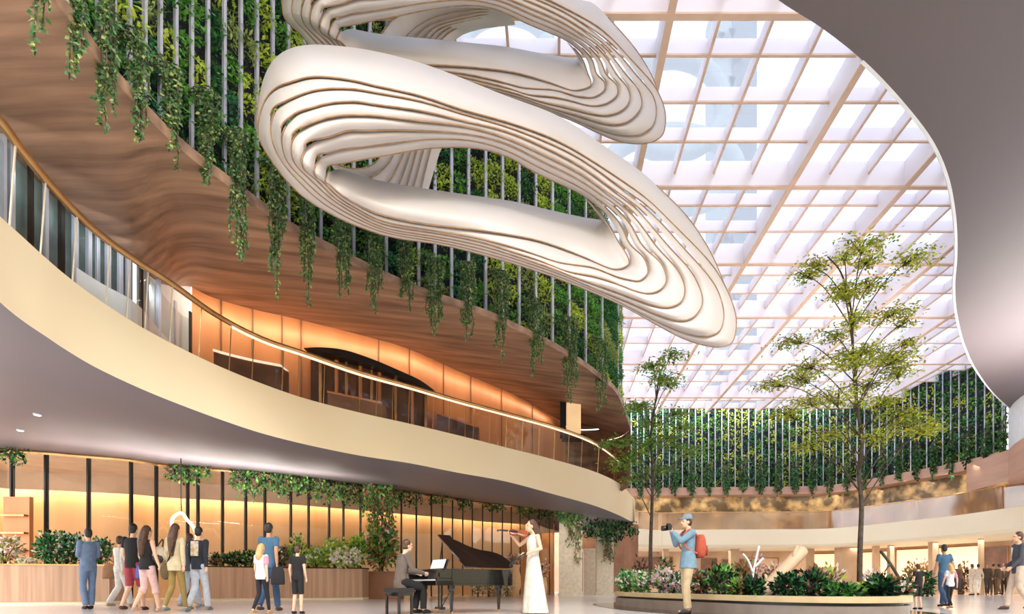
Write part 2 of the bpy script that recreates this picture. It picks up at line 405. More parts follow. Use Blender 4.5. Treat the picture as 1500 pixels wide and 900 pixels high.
# dark recessed shopfront under a black arch, on the copper wall
arch = thing('arched_shopfront', 'brown glazed shopfront under a black arched canopy on the copper wall', 'shopfront', I_at(530, 4.42, -.1))
top = [(445,510),(470,509),(505,513),(545,526),(585,543),(615,557),(636,572)]
bot = [(445,511),(470,515),(505,523),(545,536),(585,552),(615,565),(634,575)]
def onwall(x, y, off): 
    q = I_at(x, 0, off); return Vector((q.x, q.y, CZ + (HY-y)/F*q.y))
tu = cr([onwall(x, y, -.5) for x, y in top], 5); bu = cr([onwall(x, y, -.5) for x, y in bot], 5)
tb = [p+Vector((0, .45, 0)) for p in tu]; bb = [p+Vector((0, .45, 0)) for p in bu]
m = MB(); m.loft([tb, tu, bu, bb]); m.build('canopy', M['black'], arch)
pn = cr([onwall(x, y, -.12) for x, y in [(455,513),(470,516),(505,524),(545,537),(585,553),(625,570)]], 5)
m = MB(); m.loft([[Vector((p.x, p.y, 4.42)) for p in pn], pn]); m.build('panel', M['brownglass'], arch)
for i, x in enumerate([470, 493, 508, 528, 545, 556, 580, 604, 624]):
    q = I_at(x, 0, -.18); zt = CZ + (HY - interp(x, [455,470,505,545,585,625], [513,516,524,537,553,570]))/F*q.y
    b = MB(); b.box((q.x, q.y, (4.42+zt)/2), (.07, .07, zt-4.42)); b.build('post', M['orange' if i % 2 else 'brass'], arch)
# joints in the copper wall
m = MB()
for x in [324, 370, 413, 441, 555, 600, 650, 690, 735, 780]:
    q = I_at(x, 0, -.012); m.box((q.x, q.y, 5.72), (.025, .03, 2.55))
struct(m.build('trim_4', M['tandark']))
# low cabinets / display ledges along the copper wall
def ledge(x0, x1, z0, z1, off, name, label, mtop, mbody, cat='cabinet'):
    t = thing(name, label, cat, I_at((x0+x1)/2, 4.42, off))
    c = [I_at(lerp(x0, x1, i/8), 0, off) for i in range(9)]
    b = MB(); b.loft([[Vector((p.x, p.y+.35, z1)) for p in c], [Vector((p.x, p.y, z1)) for p in c], [Vector((p.x, p.y, z0)) for p in c]])
    for e in (c[0], c[-1]): b.quad(Vector((e.x, e.y, z0)), Vector((e.x, e.y+.35, z0)), Vector((e.x, e.y+.35, z1)), Vector((e.x, e.y, z1)))
    b.build('body', mbody, t)
    b = MB(); b.loft([[Vector((p.x, p.y+.36, z1+.05)) for p in c], [Vector((p.x, p.y-.03, z1+.05)) for p in c], [Vector((p.x, p.y-.03, z1)) for p in c]])
    b.build('worktop', mtop, t)
    return t
ledge(313, 412, 4.42, 5.45, -.75, 'display_cabinet', 'low copper display cabinet with glowing top edge behind the glass rail', M['ledrail'], M['brownglass'])
ledge(640, 700, 4.42, 5.25, -.7, 'display_cabinet', 'short dark cabinet at the far right behind the glass rail', M['orange'], M['brownglass'])
ledge(480, 560, 4.42, 5.0, -.9, 'display_cabinet', 'long dark cabinet in front of the arched shopfront', M['orange'], M['tandark'])
# white/grey glazed partition behind the rail at left
pt = thing('glazed_partition', 'pale glazed partition with slim posts behind the left end of the rail', 'partition', I_at(200, 4.42, -.2))
for x in [5,16,45,67,90,110,130,143,158,176,188,207,215,232,257,279]:
    q = I_at(x, 0, -.15); b = MB(); w = .035 if x % 2 else .06
    b.box((q.x, q.y, 5.4), (w, .06, 1.95)); b.build('post', M['slat' if x % 3 else 'black'], pt)
c = [I_at(x, 0, -.17) for x in range(-10, 282, 12)]
b = MB(); b.loft([[Vector((p.x, p.y, 4.45)) for p in c], [Vector((p.x, p.y, 6.2)) for p in c]]); b.build('glass', M['glassgrey'], pt)
b = MB(); c = [I_at(x, 0, -.19) for x in range(112, 282, 10)]
b.loft([[Vector((p.x, p.y, 4.5)) for p in c], [Vector((p.x, p.y, 5.42)) for p in c]]); b.build('frosted_band', M['white'], pt)
for x in (10, 70, 130, 190, 240):
    q = I_at(x, 6.05, -.6); area('walkway_fill', q, (R(60), 0, R(35)), .7, .1, 2.5, (.95, .98, 1))  # cool fill added to lift the pale panels behind the rail
# lantern on the timber end wall
lt = thing('wall_lantern', 'tall cream light box with dark side and two round lamps, on the timber wall', 'lamp', xd(838, 18.2, 5.6))
a, b_ = atd(830, 565, 18.0), atd(851, 635, 18.0)
q = MB(); q.box(((a.x+b_.x)/2, 18.3, (a.z+b_.z)/2), (b_.x-a.x, .5, a.z-b_.z)); q.build('light_box', mat('lantern_paper', (236,206,160), emit=(255,214,160), es=.35), lt)
q = MB(); q.box((a.x-.12, 18.3, (a.z+b_.z)/2+.15), (.2, .55, a.z-b_.z+.35)); q.box(((a.x+b_.x)/2, 18.3, b_.z-.08), (b_.x-a.x+.3, .6, .12)); q.build('frame', M['black'], lt)
for x in (825, 851):
    q = MB(); c = atd(x, 549, 18.1); q.ell(c, (.13, .13, .13)); q.build('globe', M['lampglow'], lt, smooth=True)
    q = MB(); q.tube([c+Vector((0, .1, 0)), Vector((c.x, 18.5, c.z-.3))], .02, 6); q.build('bracket', M['black'], lt)

# ================================================================ LIVING WALLS
def living_wall(px_list, base_fn, z0, z1, step_pk, label, dens, leaf, slatw, species, wallname):
    t = thing('living_wall', label, 'living wall', base_fn(px_list[len(px_list)//2]))
    P = [base_fn(x) for x in px_list]
    c = MB(); bk = [p + Vector((0, 0, 0)) for p in P]
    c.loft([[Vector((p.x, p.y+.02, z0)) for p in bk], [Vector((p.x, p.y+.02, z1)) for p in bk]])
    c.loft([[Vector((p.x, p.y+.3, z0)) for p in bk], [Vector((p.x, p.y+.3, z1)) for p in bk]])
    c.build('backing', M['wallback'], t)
    for i, p in enumerate(P):
        t2 = (P[min(i+1, len(P)-1)] - P[max(i-1, 0)]).normalized(); nrm = Vector((t2.y, -t2.x, 0)); ang = math.atan2(t2.y, t2.x)
        w = slatw*p.y
        s_ = MB(); s_.box(p + nrm*.16 + Vector((0, 0, (z0+z1)/2)), (w, .05, z1-z0), rz=ang); s_.build('slat', M['slat'], t)
        if i == len(P)-1: break
        a, b = P[i], P[i+1]; d = (b-a); wd = d.length; n2 = Vector((d.y, -d.x, 0)).normalized(); du = d.normalized()
        VV = []; MM = []
        zz = z0 + random.uniform(-.5, 0)
        sp_main = random.choice(species)
        while zz < z1:
            h = step_pk*random.uniform(.75, 1.15); sp = sp_main if random.random() < .45 else random.choice(species)
            n = int(dens*wd*h/(leaf*leaf))
            u = RNG.uniform(.04, .96, n); v = RNG.uniform(0, 1, n)
            ins = (v > .02); bul = np.sin(np.pi*np.clip(v, 0, 1))**.4*(.03+.21*RNG.random(n))
            zc = zz + v*h*.83
            ok = (zc > z0) & (zc < z1) & ins; u, v, bul, zc = u[ok], v[ok], bul[ok], zc[ok]; n = len(u)
            pos = np.array(a)[None, :] + np.outer(u*wd, np.array(du)) + np.outer(bul, np.array(n2)); pos[:, 2] = zc
            D = rvec(n)*.8 + np.array(n2)*.35 - np.array((0, 0, .25)); N = rvec(n)*.7 + np.array(n2)*.9 + np.array((0, 0, .9))
            L = leaf*RNG.uniform(.8, 1.6, n)*(1.3 if sp == 4 else 1)
            VV.append(leaf_arrays(pos, D, N, L, L*(.3 if sp == 4 else .55)))
            mm = np.full(n, sp); mix = RNG.random(n); mm[mix < .06] = 0; MM.append(mm)
            zz += h
        leaves_obj('foliage', np.concatenate(VV), np.concatenate(MM), G[:5], t)
    return t
lwp = inward(pe, .5); lwpx = [VX + p.x/p.y*F for p in lwp]
def LW(px):
    i = np.interp(px, lwpx, range(len(lwpx))); k = int(min(i, len(lwp)-2)); q = lerp(lwp[k], lwp[k+1], i-k); return Vector((q.x, q.y, 0))
living_wall([76+24.2*i for i in range(36)] , LW, 6.57, 12.3, .72,
            'large living wall of green plants between silver slats above the timber gallery edge', 3.4, .066, .0056, [0, 1, 1, 2, 2, 3, 4], 'left')
FW = [(915,718),(927,718),(1000,717),(1078,716),(1184,715),(1229,712),(1273,705),(1327,695),(1389,684),(1475,664)]
fw = cr([at(x, y, 7.1) for x, y in FW], 8); fwpx = [VX + p.x/p.y*F for p in fw]
def FWf(px):
    i = np.interp(px, fwpx, range(len(fwpx))); k = int(min(i, len(fw)-2)); q = lerp(fw[k], fw[k+1], i-k); return Vector((q.x, q.y, 0))
xs = [915]; 
while xs[-1] < 1474: xs.append(xs[-1] + interp(xs[-1], [915, 1200, 1474], [9.2, 10.2, 13.2]))
xs[-1] = 1475
living_wall(xs, FWf, 7.1, 12.75, .95, 'distant curved living wall with slim slats at the far end of the hall', 2.0, .13, .0019, [0, 1, 2, 3, 1, 2], 'far')

# ================================================================ FAR GALLERY
def shifted(c, dy, z): return [Vector((p.x*(p.y+dy)/p.y, p.y+dy, z)) for p in c]
fwx = [xd(830, 37, 0)] + [Vector((p.x, p.y, 0)) for p in fw] + [xd(1520, 25, 0), xd(1600, 22.6, 0)]
fwx = cr(fwx, 2)
m = MB(); m.loft([shifted(fwx, -.35, 6.62), shifted(fwx, -.35, 7.15), shifted(fwx, .1, 7.15)]); m.loft([shifted(fwx, -.35, 6.62), shifted(fwx, 4.5, 6.62)])
struct(m.build('trim_5', M['pinkwood'], smooth=False))
m = MB(); m.loft([shifted(fwx, .6, 4.2), shifted(fwx, .6, 6.7)]); struct(m.build('wall_far', mat('far_shop_wall', (92,72,44), (214,178,120), scale=1.3, rough=.4, detail=8, lo=.45, hi=.66), smooth=True))
m = MB(); gal = [xd(893, 33, 0), xd(905, 33.6, 0), xd(935, 34.6, 0)] + [p for p in shifted(fwx, -.9, 0) if VX+p.x/p.y*F > 960]
gal = cr(gal, 2)
m.loft([shifted(gal, 6, 3.12), shifted(gal, 0, 3.05), shifted(gal, -.12, 3.2), shifted(gal, 0, 4.22), shifted(gal, .4, 4.25), shifted(gal, 5.3, 4.25)])
struct(m.build('trim_6', M['cream2'], smooth=False))
fbal = thing('glass_balustrade', 'long pinkish glass balustrade on the far gallery', 'balustrade', gal[20])
g = MB(); g.loft([shifted(gal, .1, 4.2), shifted(gal, .1, 5.35)]); g.build('glass_panel', M['glasspink'], fbal)
g = MB(); g.tube(shifted(gal, .1, 5.37), .035, 6); g.build('handrail', M['brass'], fbal)
for i in range(4, len(gal), 3):
    p = shifted(gal, .15, 0)[i]; g = MB(); g.box((p.x, p.y, 4.8), (.05, .05, 1.15)); g.build('clamp', M['brass'], fbal)
# ground-floor back wall of the far side with lit shop windows
m = MB(); gb = shifted(fwx, 4.6, 0); m.loft([gb, [Vector((p.x, p.y, 3.2)) for p in gb]]); struct(m.build('wall_far', M['tan'], smooth=True))
m = MB(); sk = [xd(840, 38.5, 0), xd(900, 38.5, 0), xd(960, 40.2, 0)]
nwin = 0
def at_back(px, off=0.0): 
    q = FWf(px); d = q.y + 4.6 + off; return xd(px, d, 0)
for x0, x1, z0, z1, mt in [(1096,1140,.9,2.6,'tan'),(1190,1227,1.6,2.9,'winglow'),(1259,1278,1.2,2.9,'winglow'),(1288,1300,.8,2.9,'winglow'),(1312,1361,.7,2.95,'winglow'),(1374,1434,.9,2.95,'winglow'),(1441,1476,.6,2.8,'brownglass'),(1000,1050,.4,2.6,'brownglass'),(1058,1090,.4,2.5,'brownglass'),(930,985,.6,2.7,'brownglass')]:
    nwin += 1; a, b = at_back(x0, -.12), at_back(x1, -.12)
    g = MB(); g.quad(Vector((a.x, a.y, z0)), Vector((b.x, b.y, z0)), Vector((b.x, b.y, z1)), Vector((a.x, a.y, z1)))
    w = struct(g.build('window_%d' % nwin, M[mt]))
    fr_ = MB()
    for u, v in ((Vector((a.x, a.y, z0)), Vector((b.x, b.y, z0))), (Vector((a.x, a.y, z1)), Vector((b.x, b.y, z1))), (Vector((a.x, a.y, z0)), Vector((a.x, a.y, z1))), (Vector((b.x, b.y, z0)), Vector((b.x, b.y, z1)))):
        fr_.bar(u+Vector((0, -.03, 0)), v+Vector((0, -.03, 0)), .07, .07)
    fr_.build('window_frame', M['tandark'], w)
for x, wd, off, zt in [(1239,22,2.2,6.7),(1184,12,2.5,3.1),(1283,7,2.6,3.1),(1305,6,2.6,3.1),(1367,9,2.3,3.1),(1437,5,2.4,3.1),(1075,12,2.5,3.1),(1020,10,2.4,3.1),(975,8,2,3.1)]:
    q = FWf(x); d = q.y+off-1; w = wd*d/F; g = MB(); c = xd(x, d, 0); g.box((c.x, c.y, zt/2), (w, w, zt)); 
    g.box((c.x, c.y, .1), (w*1.12, w*1.12, .2))
    tag(g.build('column', M['tan']), {1239:'broad tan column rising through both storeys behind the tall tree',1184:'square tan column beside the lit window left of the broad column',1283:'slim tan column right of the broad column',1305:'very slim tan column left of the widest lit window',1367:'tan column between the two widest lit windows',1437:'slim tan column left of the crowd at far right',1075:'tan column behind the dark round bush in the island planter',1020:'tan column directly behind the photographer',975:'tan column left of the photographer, behind flowers'}[x], 'column')
for x in [960, 1040, 1120, 1200, 1270, 1340, 1400, 1460]:
    q = FWf(x); c = xd(x, q.y+2.2, 3.0); area('far_shop_lamp', c, (0, 0, 0), 2.6, 1.2, 48, (1, .9, .76))
    c = xd(x, q.y-.1, 6.55); area('far_gallery_lamp', c, (R(25), 0, 0), 2.6, .5, 14, (1, .88, .7))
# side walls closing the hall
m = MB(); m.quad((-12, 46, 0), (8, 46, 0), (8, 46, 14), (-12, 46, 14)); struct(m.build('wall_far', M['tan']))
area('slab_fill', (17, 17, 5.5), (R(180), 0, 0), 5, 4, 750, (1, .95, .9))  # added fill grading the underside of the floating slab; no real uplight
# right-hand gallery stub
m = MB(); c = cr([xd(1477, 24.5, 0), xd(1490, 23, 0), xd(1530, 21, 0), xd(1620, 19, 0)], 5)
m.loft([shifted(c, 2.5, 5.3), shifted(c, 0, 5.4), shifted(c, 0, 6.75), shifted(c, .3, 6.8)])
m.loft([[c[0]+Vector((0, 0, 5.35)), c[0]+Vector((.4, 3, 5.35))], [c[0]+Vector((0, 0, 6.8)), c[0]+Vector((.4, 3, 6.8))]])
struct(m.build('trim_7', M['pinkwood']))
m = MB(); c2 = shifted(c, 1.2, 0); m.loft([[p+Vector((0, 0, 6.7)) for p in c2], [p+Vector((0, 0, 9.2)) for p in c2]]); struct(m.build('wall_right', M['white'], smooth=True))

# ================================================================ FLOATING SLAB (top right)
ZS = 9.0
SX = [(1010,-120),(1085,-50),(1140,0),(1205,42),(1265,90),(1320,147),(1365,205),(1388,255),(1398,300),(1402,340),(1402,380),(1399,420),(1402,460),(1413,505),(1432,545),(1462,583),(1500,612),(1560,640)]
se = cr([at(x, y, ZS) for x, y in SX], 6)
out = [Vector((max(p.x+6, 14) + (p.y-6)*.9, p.y-2.0, ZS)) for p in se]
m = MB(); m.loft([se, [lerp(a, b, .5) for a, b in zip(se, out)], out]); 
m.loft([se, [p+Vector((0, 0, .7)) for p in se]]); m.loft([[p+Vector((0, 0, .7)) for p in se], [p+Vector((0, 0, .7)) for p in out]])
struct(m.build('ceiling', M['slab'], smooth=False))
m = MB(); m.tube([p+Vector((-.03, 0, .04)) for p in se[24:]], .05, 6); struct(m.build('trim_8', M['white']))

# ================================================================ SKYLIGHT
HBG, HSM = CZ + 11.15, CZ + 11.5
def dy(y, h): return F*(h-CZ)/(HY-y)
big_y = [F*11.15/(HY-y) for y in (24, 275, 388, 466, 534, 583)]
first = big_y[0]; bay0 = big_y[1]-big_y[0]
Yb = [first-2*bay0*1.0, first-bay0] + big_y
cells = [4, 4, 4, 3, 3, 3, 3]
u = F*11.15/(HY-275)
XA, XB, XC = [(x-VX)/F*u for x in (931, 1158, 1327)]
Xb = [XA-3*4.2-.3, XA-2*4.2, XA-4.35, XA, XB, XC, XC+3.3, XC+6.6, XC+9.9, XC+13.2, XC+16.5]
xc = [4, 4, 4, 4, 3, 3, 3, 3, 3, 3]
ys, xs_ = [], []
for a, b, n_ in zip(Yb[:-1], Yb[1:], cells): ys += [(lerp(a, b, k/n_), k == 0) for k in range(n_)]
ys.append((Yb[-1], True))
for k in range(1, 3): ys.append((Yb[-1]+1.45*k, False))
for a, b, n_ in zip(Xb[:-1], Xb[1:], xc): xs_ += [(lerp(a, b, k/n_), k == 0) for k in range(n_)]
xs_.append((Xb[-1], True))
x0, x1, y0, y1 = xs_[0][0], xs_[-1][0], ys[0][0], ys[-1][0]
sk = thing('skylight', 'large gridded glass skylight of white beams with bronze edges', 'skylight', ((x0+x1)/2, (y0+y1)/2, 12.3))
ZG = 12.36
for y, big in ys:
    h = HBG if big else HSM; w = .12 if big else .05
    b = MB(); b.box(((x0+x1)/2, y, (h+ZG)/2+.01), (x1-x0, w, ZG-h-.02)); b.box(((x0+x1)/2, y, h), (x1-x0, w+.01, .04), m=1)
    b.build('beam', [M['beam'], M['beamtan']], sk)
for x, big in xs_:
    h = HBG if big else HSM; w = .14 if big else .05
    b = MB(); b.box((x, (y0+y1)/2, (h+ZG)/2+.012), (w, y1-y0, ZG-h-.024)); b.box((x, (y0+y1)/2, h+.004), (w+.008, y1-y0, .04), m=1)
    b.build('beam', [M['beam'], M['beamtan']], sk)
b = MB(); b.box(((x0+x1)/2, (y0+y1)/2, ZG+.02), (x1-x0, y1-y0, .03)); b.build('glazing', M['glassroof'], sk)
# roof slab around the skylight (left of it, behind the living wall)
# tower and curved roofs outside, seen through the glass
tw = thing('tower_block', 'pale high-rise tower with zigzag facade seen through the skylight', 'building', xd(1080, 70, 0))
a, b_, e = xd(1046, 70), xd(1073, 70), xd(1108, 70)
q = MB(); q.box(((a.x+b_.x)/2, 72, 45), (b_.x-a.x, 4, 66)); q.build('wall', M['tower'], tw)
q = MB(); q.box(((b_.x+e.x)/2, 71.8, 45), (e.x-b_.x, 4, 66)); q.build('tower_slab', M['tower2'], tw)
for k in range(9):
    z = 20+6.3*k; q = MB()
    for u_, v_ in (((-.1, 0), (.55, 2.0)), ((.55, 2.0), (.95, .3)), ((.95, .3), (1.5, 2.4)), ((1.5, 2.4), (2.1, -.6))):
        w_ = b_.x-a.x; q.bar((a.x+u_[0]*w_*.6, 69.5, z+u_[1]*1.3), (a.x+v_[0]*w_*.6, 69.5, z+v_[1]*1.3), .9, .5, up=Vector((0, 1, 0)))
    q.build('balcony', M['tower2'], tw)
for (cx, cy, rx, ry, lab) in [(985,155,75,70,'large pale ring-shaped roof nearest the tower, above the skylight'),(985,250,95,55,'wide low pale ring-shaped roof below the larger ring, above the skylight'),(740,60,60,40,'small pale ring-shaped roof seen left through the sculpture opening')]:
    c = atd(cx, cy, 60); q = MB(); q.tube([c + Vector((rx/F*60*math.cos(t_), 0, ry/F*60*math.sin(t_))) for t_ in np.linspace(0, 2*math.pi, 40)], 1.0, 8)
    tag(q.build('ring_roof', M['tower'], smooth=True), lab, 'building')

# ================================================================ FLOATING RIBBON SCULPTURE
LW_ST = """378,197|378,197|397,197|413,205|427,217|443,233|461,248|477,262|484,252
379,155|386,153|402,167|417,190|433,198|452,215|468,233|483,248|483,248
385,117|403,130|415,152|432,168|447,186|464,206|479,226|493,242|493,242
405,82|425,121|437,138|453,157|468,174|484,198|500,217|512,236|512,236
442,66|460,112|470,129|483,149|496,168|508,190|526,214|537,231|537,231
495,67|512,117|515,129|520,147|525,167|535,190|551,211|568,226|568,226
550,75|550,126|550,135|552,152|558,169|570,189|592,206|596,221|596,221
617,92|615,140|615,147|617,161|620,177|625,191|633,203|632,216|632,216
683,117|680,162|680,167|680,177|682,185|684,196|688,205|688,215|688,215
745,142|740,178|740,184|740,191|740,201|740,209|740,219|740,227|740,227
820,170|805,201|803,208|800,216|796,226|792,235|788,244|784,252|784,252
882,212|857,229|856,236|853,245|848,253|842,260|835,267|828,273|828,273
938,250|922,272|912,278|902,282|891,285|879,286|866,286|853,287|853,287
975,285|955,298|943,303|931,305|918,306|904,307|890,307|874,306|872,310
1000,310|985,328|975,334|958,336|942,334|925,331|909,329|892,329|878,318
1023,340|1014,357|1001,364|983,366|963,364|941,361|922,358|907,357|880,321
1045,378|1042,388|1031,397|1009,394|986,388|965,382|941,375|918,373|876,322
1062,420|1062,420|1050,425|1024,422|999,410|974,401|948,393|922,385|872,321
1077,460|1077,460|1059,457|1028,443|1002,427|974,414|946,402|918,390|865,320
1076,490|1076,490|1055,480|1020,459|996,442|963,426|935,411|908,394|857,319
1067,505|1067,505|1044,489|1006,468|980,449|944,429|920,409|896,394|848,317
1042,508|1042,508|1022,492|986,468|960,448|922,423|900,404|880,388|838,315
1000,496|1000,496|987,482|958,459|933,439|898,413|868,391|856,377|820,311
955,472|955,472|942,461|915,440|893,424|864,403|840,387|831,367|798,306
914,449|914,449|898,438|873,424|850,410|829,397|813,382|806,358|770,299
860,425|860,425|842,414|822,402|806,392|792,382|782,371|778,350|740,293
792,399|792,399|778,391|766,383|757,376|749,368|743,359|740,343|703,288
720,377|720,377|712,371|706,365|701,359|697,353|693,347|690,336|662,282
645,358|645,358|640,354|637,350|634,346|631,341|628,337|625,329|608,274
575,348|575,348|570,343|567,339|565,335|563,330|561,325|560,316|556,265
515,328|515,328|515,322|517,317|519,313|521,309|523,306|527,302|523,255
465,302|465,302|471,296|478,293|485,291|490,290|496,289|502,287|501,248
430,275|430,275|440,268|448,266|457,265|465,264|474,266|485,272|491,249
400,238|400,238|411,234|420,236|432,240|446,249|463,260|478,268|486,251"""
ST = np.array([[[float(v) for v in c.split(',')] for c in l.split('|')] for l in LW_ST.split('\n')])   # stations x 9 x 2
NS = len(ST)
# behaviour along the loop: s = which lip overlaps, g = how far the blades part, d = depth
sv = np.array([-.3, 0, .6] + [1]*8 + [.7, .4, 0, -.3, -.6, -.9] + [-1]*15 + [-.8, -.5])[:NS]
gv = np.array([0, .28, .12, 0, 0] + [0]*6 + [.05, .18, .38, .42, .36, .16] + [0]*15 + [0, .08])[:NS]
dv = np.array([7.3, 7.25, 7.25, 7.25, 7.3, 7.4, 7.5, 7.7, 7.9, 8.1, 8.35, 8.6, 8.9, 9.1, 9.2, 9.3, 9.35, 9.35, 9.35, 9.3, 9.25, 9.2, 9.15, 9.1, 9.0, 8.85, 8.7, 8.5, 8.3, 8.1, 7.9, 7.65, 7.5, 7.4])[:NS]
sc = thing('ribbon_sculpture', 'huge white looping ribbon sculpture hanging under the skylight', 'sculpture', xd(720, 8.5, 7))
def dens(arr, n=5):
    out = []; N = len(arr)
    for i in range(N):
        p0, p1, p2, p3 = arr[i-1], arr[i], arr[(i+1) % N], arr[(i+2) % N]
        for k in range(n):
            t = k/n; out.append(.5*((2*p1)+(p2-p0)*t+(2*p0-5*p1+4*p2-p3)*t*t+(3*p1-p0-3*p2+p3)*t**3))
    return np.array(out)
def sm(a, it=1):
    for _ in range(it): a = (np.roll(a, 1, 0)+2*a+np.roll(a, -1, 0))/4
    return a
def ring_loop(ST, dshift, thick, bulge, dstep):
    P = sm(dens(ST), 3); s = np.clip(sm(dens(sv), 4), -1, 1); g = np.clip(sm(dens(gv), 3), 0, .6); d = sm(dens(dv), 5) + dshift
    n = len(P); seg = np.linalg.norm(np.diff(P, axis=1), axis=2); cum = np.concatenate([np.zeros((n, 1)), np.cumsum(seg, 1)], 1)
    tot = cum[:, -1:]; 
    def pt(j, i, a, extra):
        q = P[j, i]*(1-a) + P[j, i+1]*a; f = (cum[j, i]*(1-a)+cum[j, i+1]*a)/tot[j, 0]; f = min(max(f, 0), 1)
        # each arm is rounded: nearest in its middle; broad blades belly a little
        wpx = seg[j, i]; belly = .10*min(wpx/40, 1.6)*math.sin(math.pi*min(max(a, 0), 1))
        dd = d[j] - bulge*math.sin(math.pi*f)**.8*min(tot[j, 0]/110, 1.15) - belly + extra
        return atd(q[0], q[1], dd)
    for i in range(8):
        idx = range(n+1); rows = []; lipA = []; lipB = []
        wmax = seg[:, i].max()
        K = 6 if i in (0, 7) else 4
        act = [j % n for j in idx]
        for k in range(K+1):
            row = []
            for j in act:
                gg = g[j] if 0 < i < 7 else 0
                lo = -.05*max(-s[j], 0) + gg*.5*(s[j] < 0)*0; hi = 1 + .10*max(s[j], 0) - gg
                if i in (0, 7): lo, hi = 0, 1
                a = lerp(lo, hi, k/K); w = 2*(k/K)-1
                ex = -dstep*s[j]*w*min(seg[j, i]/16, 1)
                row.append(pt(j, i, a, ex))
            rows.append(row)
        b = MB()
        # first and last blade vanish where the arm has no broad band: keep only stretches wider than 1.5 px
        ok = [seg[j, i] > 1.6 for j in act]
        st = 0; runs = []
        j = 0
        while j < len(ok):
            if ok[j]:
                e0 = j
                while j < len(ok) and ok[j]: j += 1
                runs.append((max(e0-1, 0), min(j+1, len(ok))))
            j += 1
        for a_, z_ in runs:
            if z_-a_ < 3: continue
            b.loft([r_[a_:z_] for r_ in rows])
            for row, side in ((rows[0], -1), (rows[-1], 1)):
                if side > 0 and i == 7: continue
                if side < 0 and i == 0: sel = [(s[act[q]] < .2 and not 20 < act[q]/5 < 32) for q in range(a_, z_)]
                else: sel = [(s[act[q]]*side > 0) or abs(s[act[q]]) < .12 for q in range(a_, z_)]
                q = 0
                while q < len(sel):
                    if sel[q]:
                        q0 = q
                        while q < len(sel) and sel[q]: q += 1
                        if q-q0 > 2: b.tube([p + Vector((0, -.008, -.004)) for p in row[a_+q0:min(a_+q+1, z_)]], .0105, 5, m=1, cap=False)
                    q += 1
        b.build('ribbon', [M['ribbon'], M['edge']], sc, smooth=True)
ring_loop(ST, 0, .03, .55, .036)
C3 = np.array([[687.96, 387.1, -65.3, -15.54, 60.21, -97.7, -113.23, 166.0, -115.48, 98.61], [71.28, -0.47, 133.01, 15.76, -16.97, 10.21, -61.53, 184.54, -291.94, 143.58]])
def warp(q):
    x, y = (q[0]-700)/400, (q[1]-300)/200
    f = np.array([1, x, y, x*x, x*y, y*y, x**3, x*x*y, x*y*y, y**3]); return C3 @ f
ST2 = np.zeros_like(ST)
for j in range(NS):
    for i in range(9): ST2[j, i] = warp(ST[j, i])
    if j in (1, 2, 3, 4, 5, 6, 7, 8, 9, 10, 11):       # arm leaving the frame: keep the blades evenly stacked
        for i in range(6, -1, -1):
            ST2[j, i] = ST2[j, i+1] + (ST[j, i]-ST[j, i+1])*.8
ring_loop(ST2, .85, .03, .5, .036)
def inner_fins(lines, d, band=None):
    L = [[atd(x, y, d + .05*k) for x, y in cr2(l)] for k, l in enumerate(lines)]
    for k in range(len(L)-1):
        b = MB(); far = [p + Vector((0, .12, 0)) for p in L[k+1]]
        b.loft([L[k], far]); b.tube([p+Vector((0, -.015, 0)) for p in L[k]], 0.009, 5, m=1, cap=False)
        b.build('inner_ribbon', [M['ribbon'], M['edge']], sc, smooth=True)
def cr2(l, n=10):
    P = cr([Vector((x, y, 0)) for x, y in l], 5); return [(P[int(i/(n-1)*(len(P)-1))].x, P[int(i/(n-1)*(len(P)-1))].y) for i in range(n)]
inner_fins([[(480,236),(508,247),(530,248),(547,242),(558,229),(566,205)],
            [(515,275),(547,260),(558,252),(570,240),(577,226),(584,200)],
            [(545,292),(570,267),(582,248),(592,225),(600,198)],[(572,292),(586,270),(603,222),(611,196)],[(584,292),(597,272),(612,220),(621,196)],
            [(597,294),(607,274),(622,218),(632,194)],[(611,296),(618,275),(632,218),(643,192)],[(620,298),(624,276),(642,216),(656,190)]], 9.2)
inner_fins([[(545,80),(560,48),(585,22),(630,12),(700,10),(745,14)],
            [(585,72),(597,52),(620,34),(655,21),(708,14),(745,16)],[(600,72),(611,54),(630,38),(660,28),(710,18),(745,18)],[(612,74),(623,55),(640,40),(668,31),(712,22),(745,20)],
            [(622,74),(632,56),(648,42),(675,33),(715,25),(748,22)],[(630,75),(640,57),(658,42),(682,34),(718,27),(750,24)],
            [(638,76),(648,58),(668,43),(690,35),(722,29),(752,26)],[(648,78),(657,59),(672,44),(700,34),(728,30),(754,27)]], 10.1)
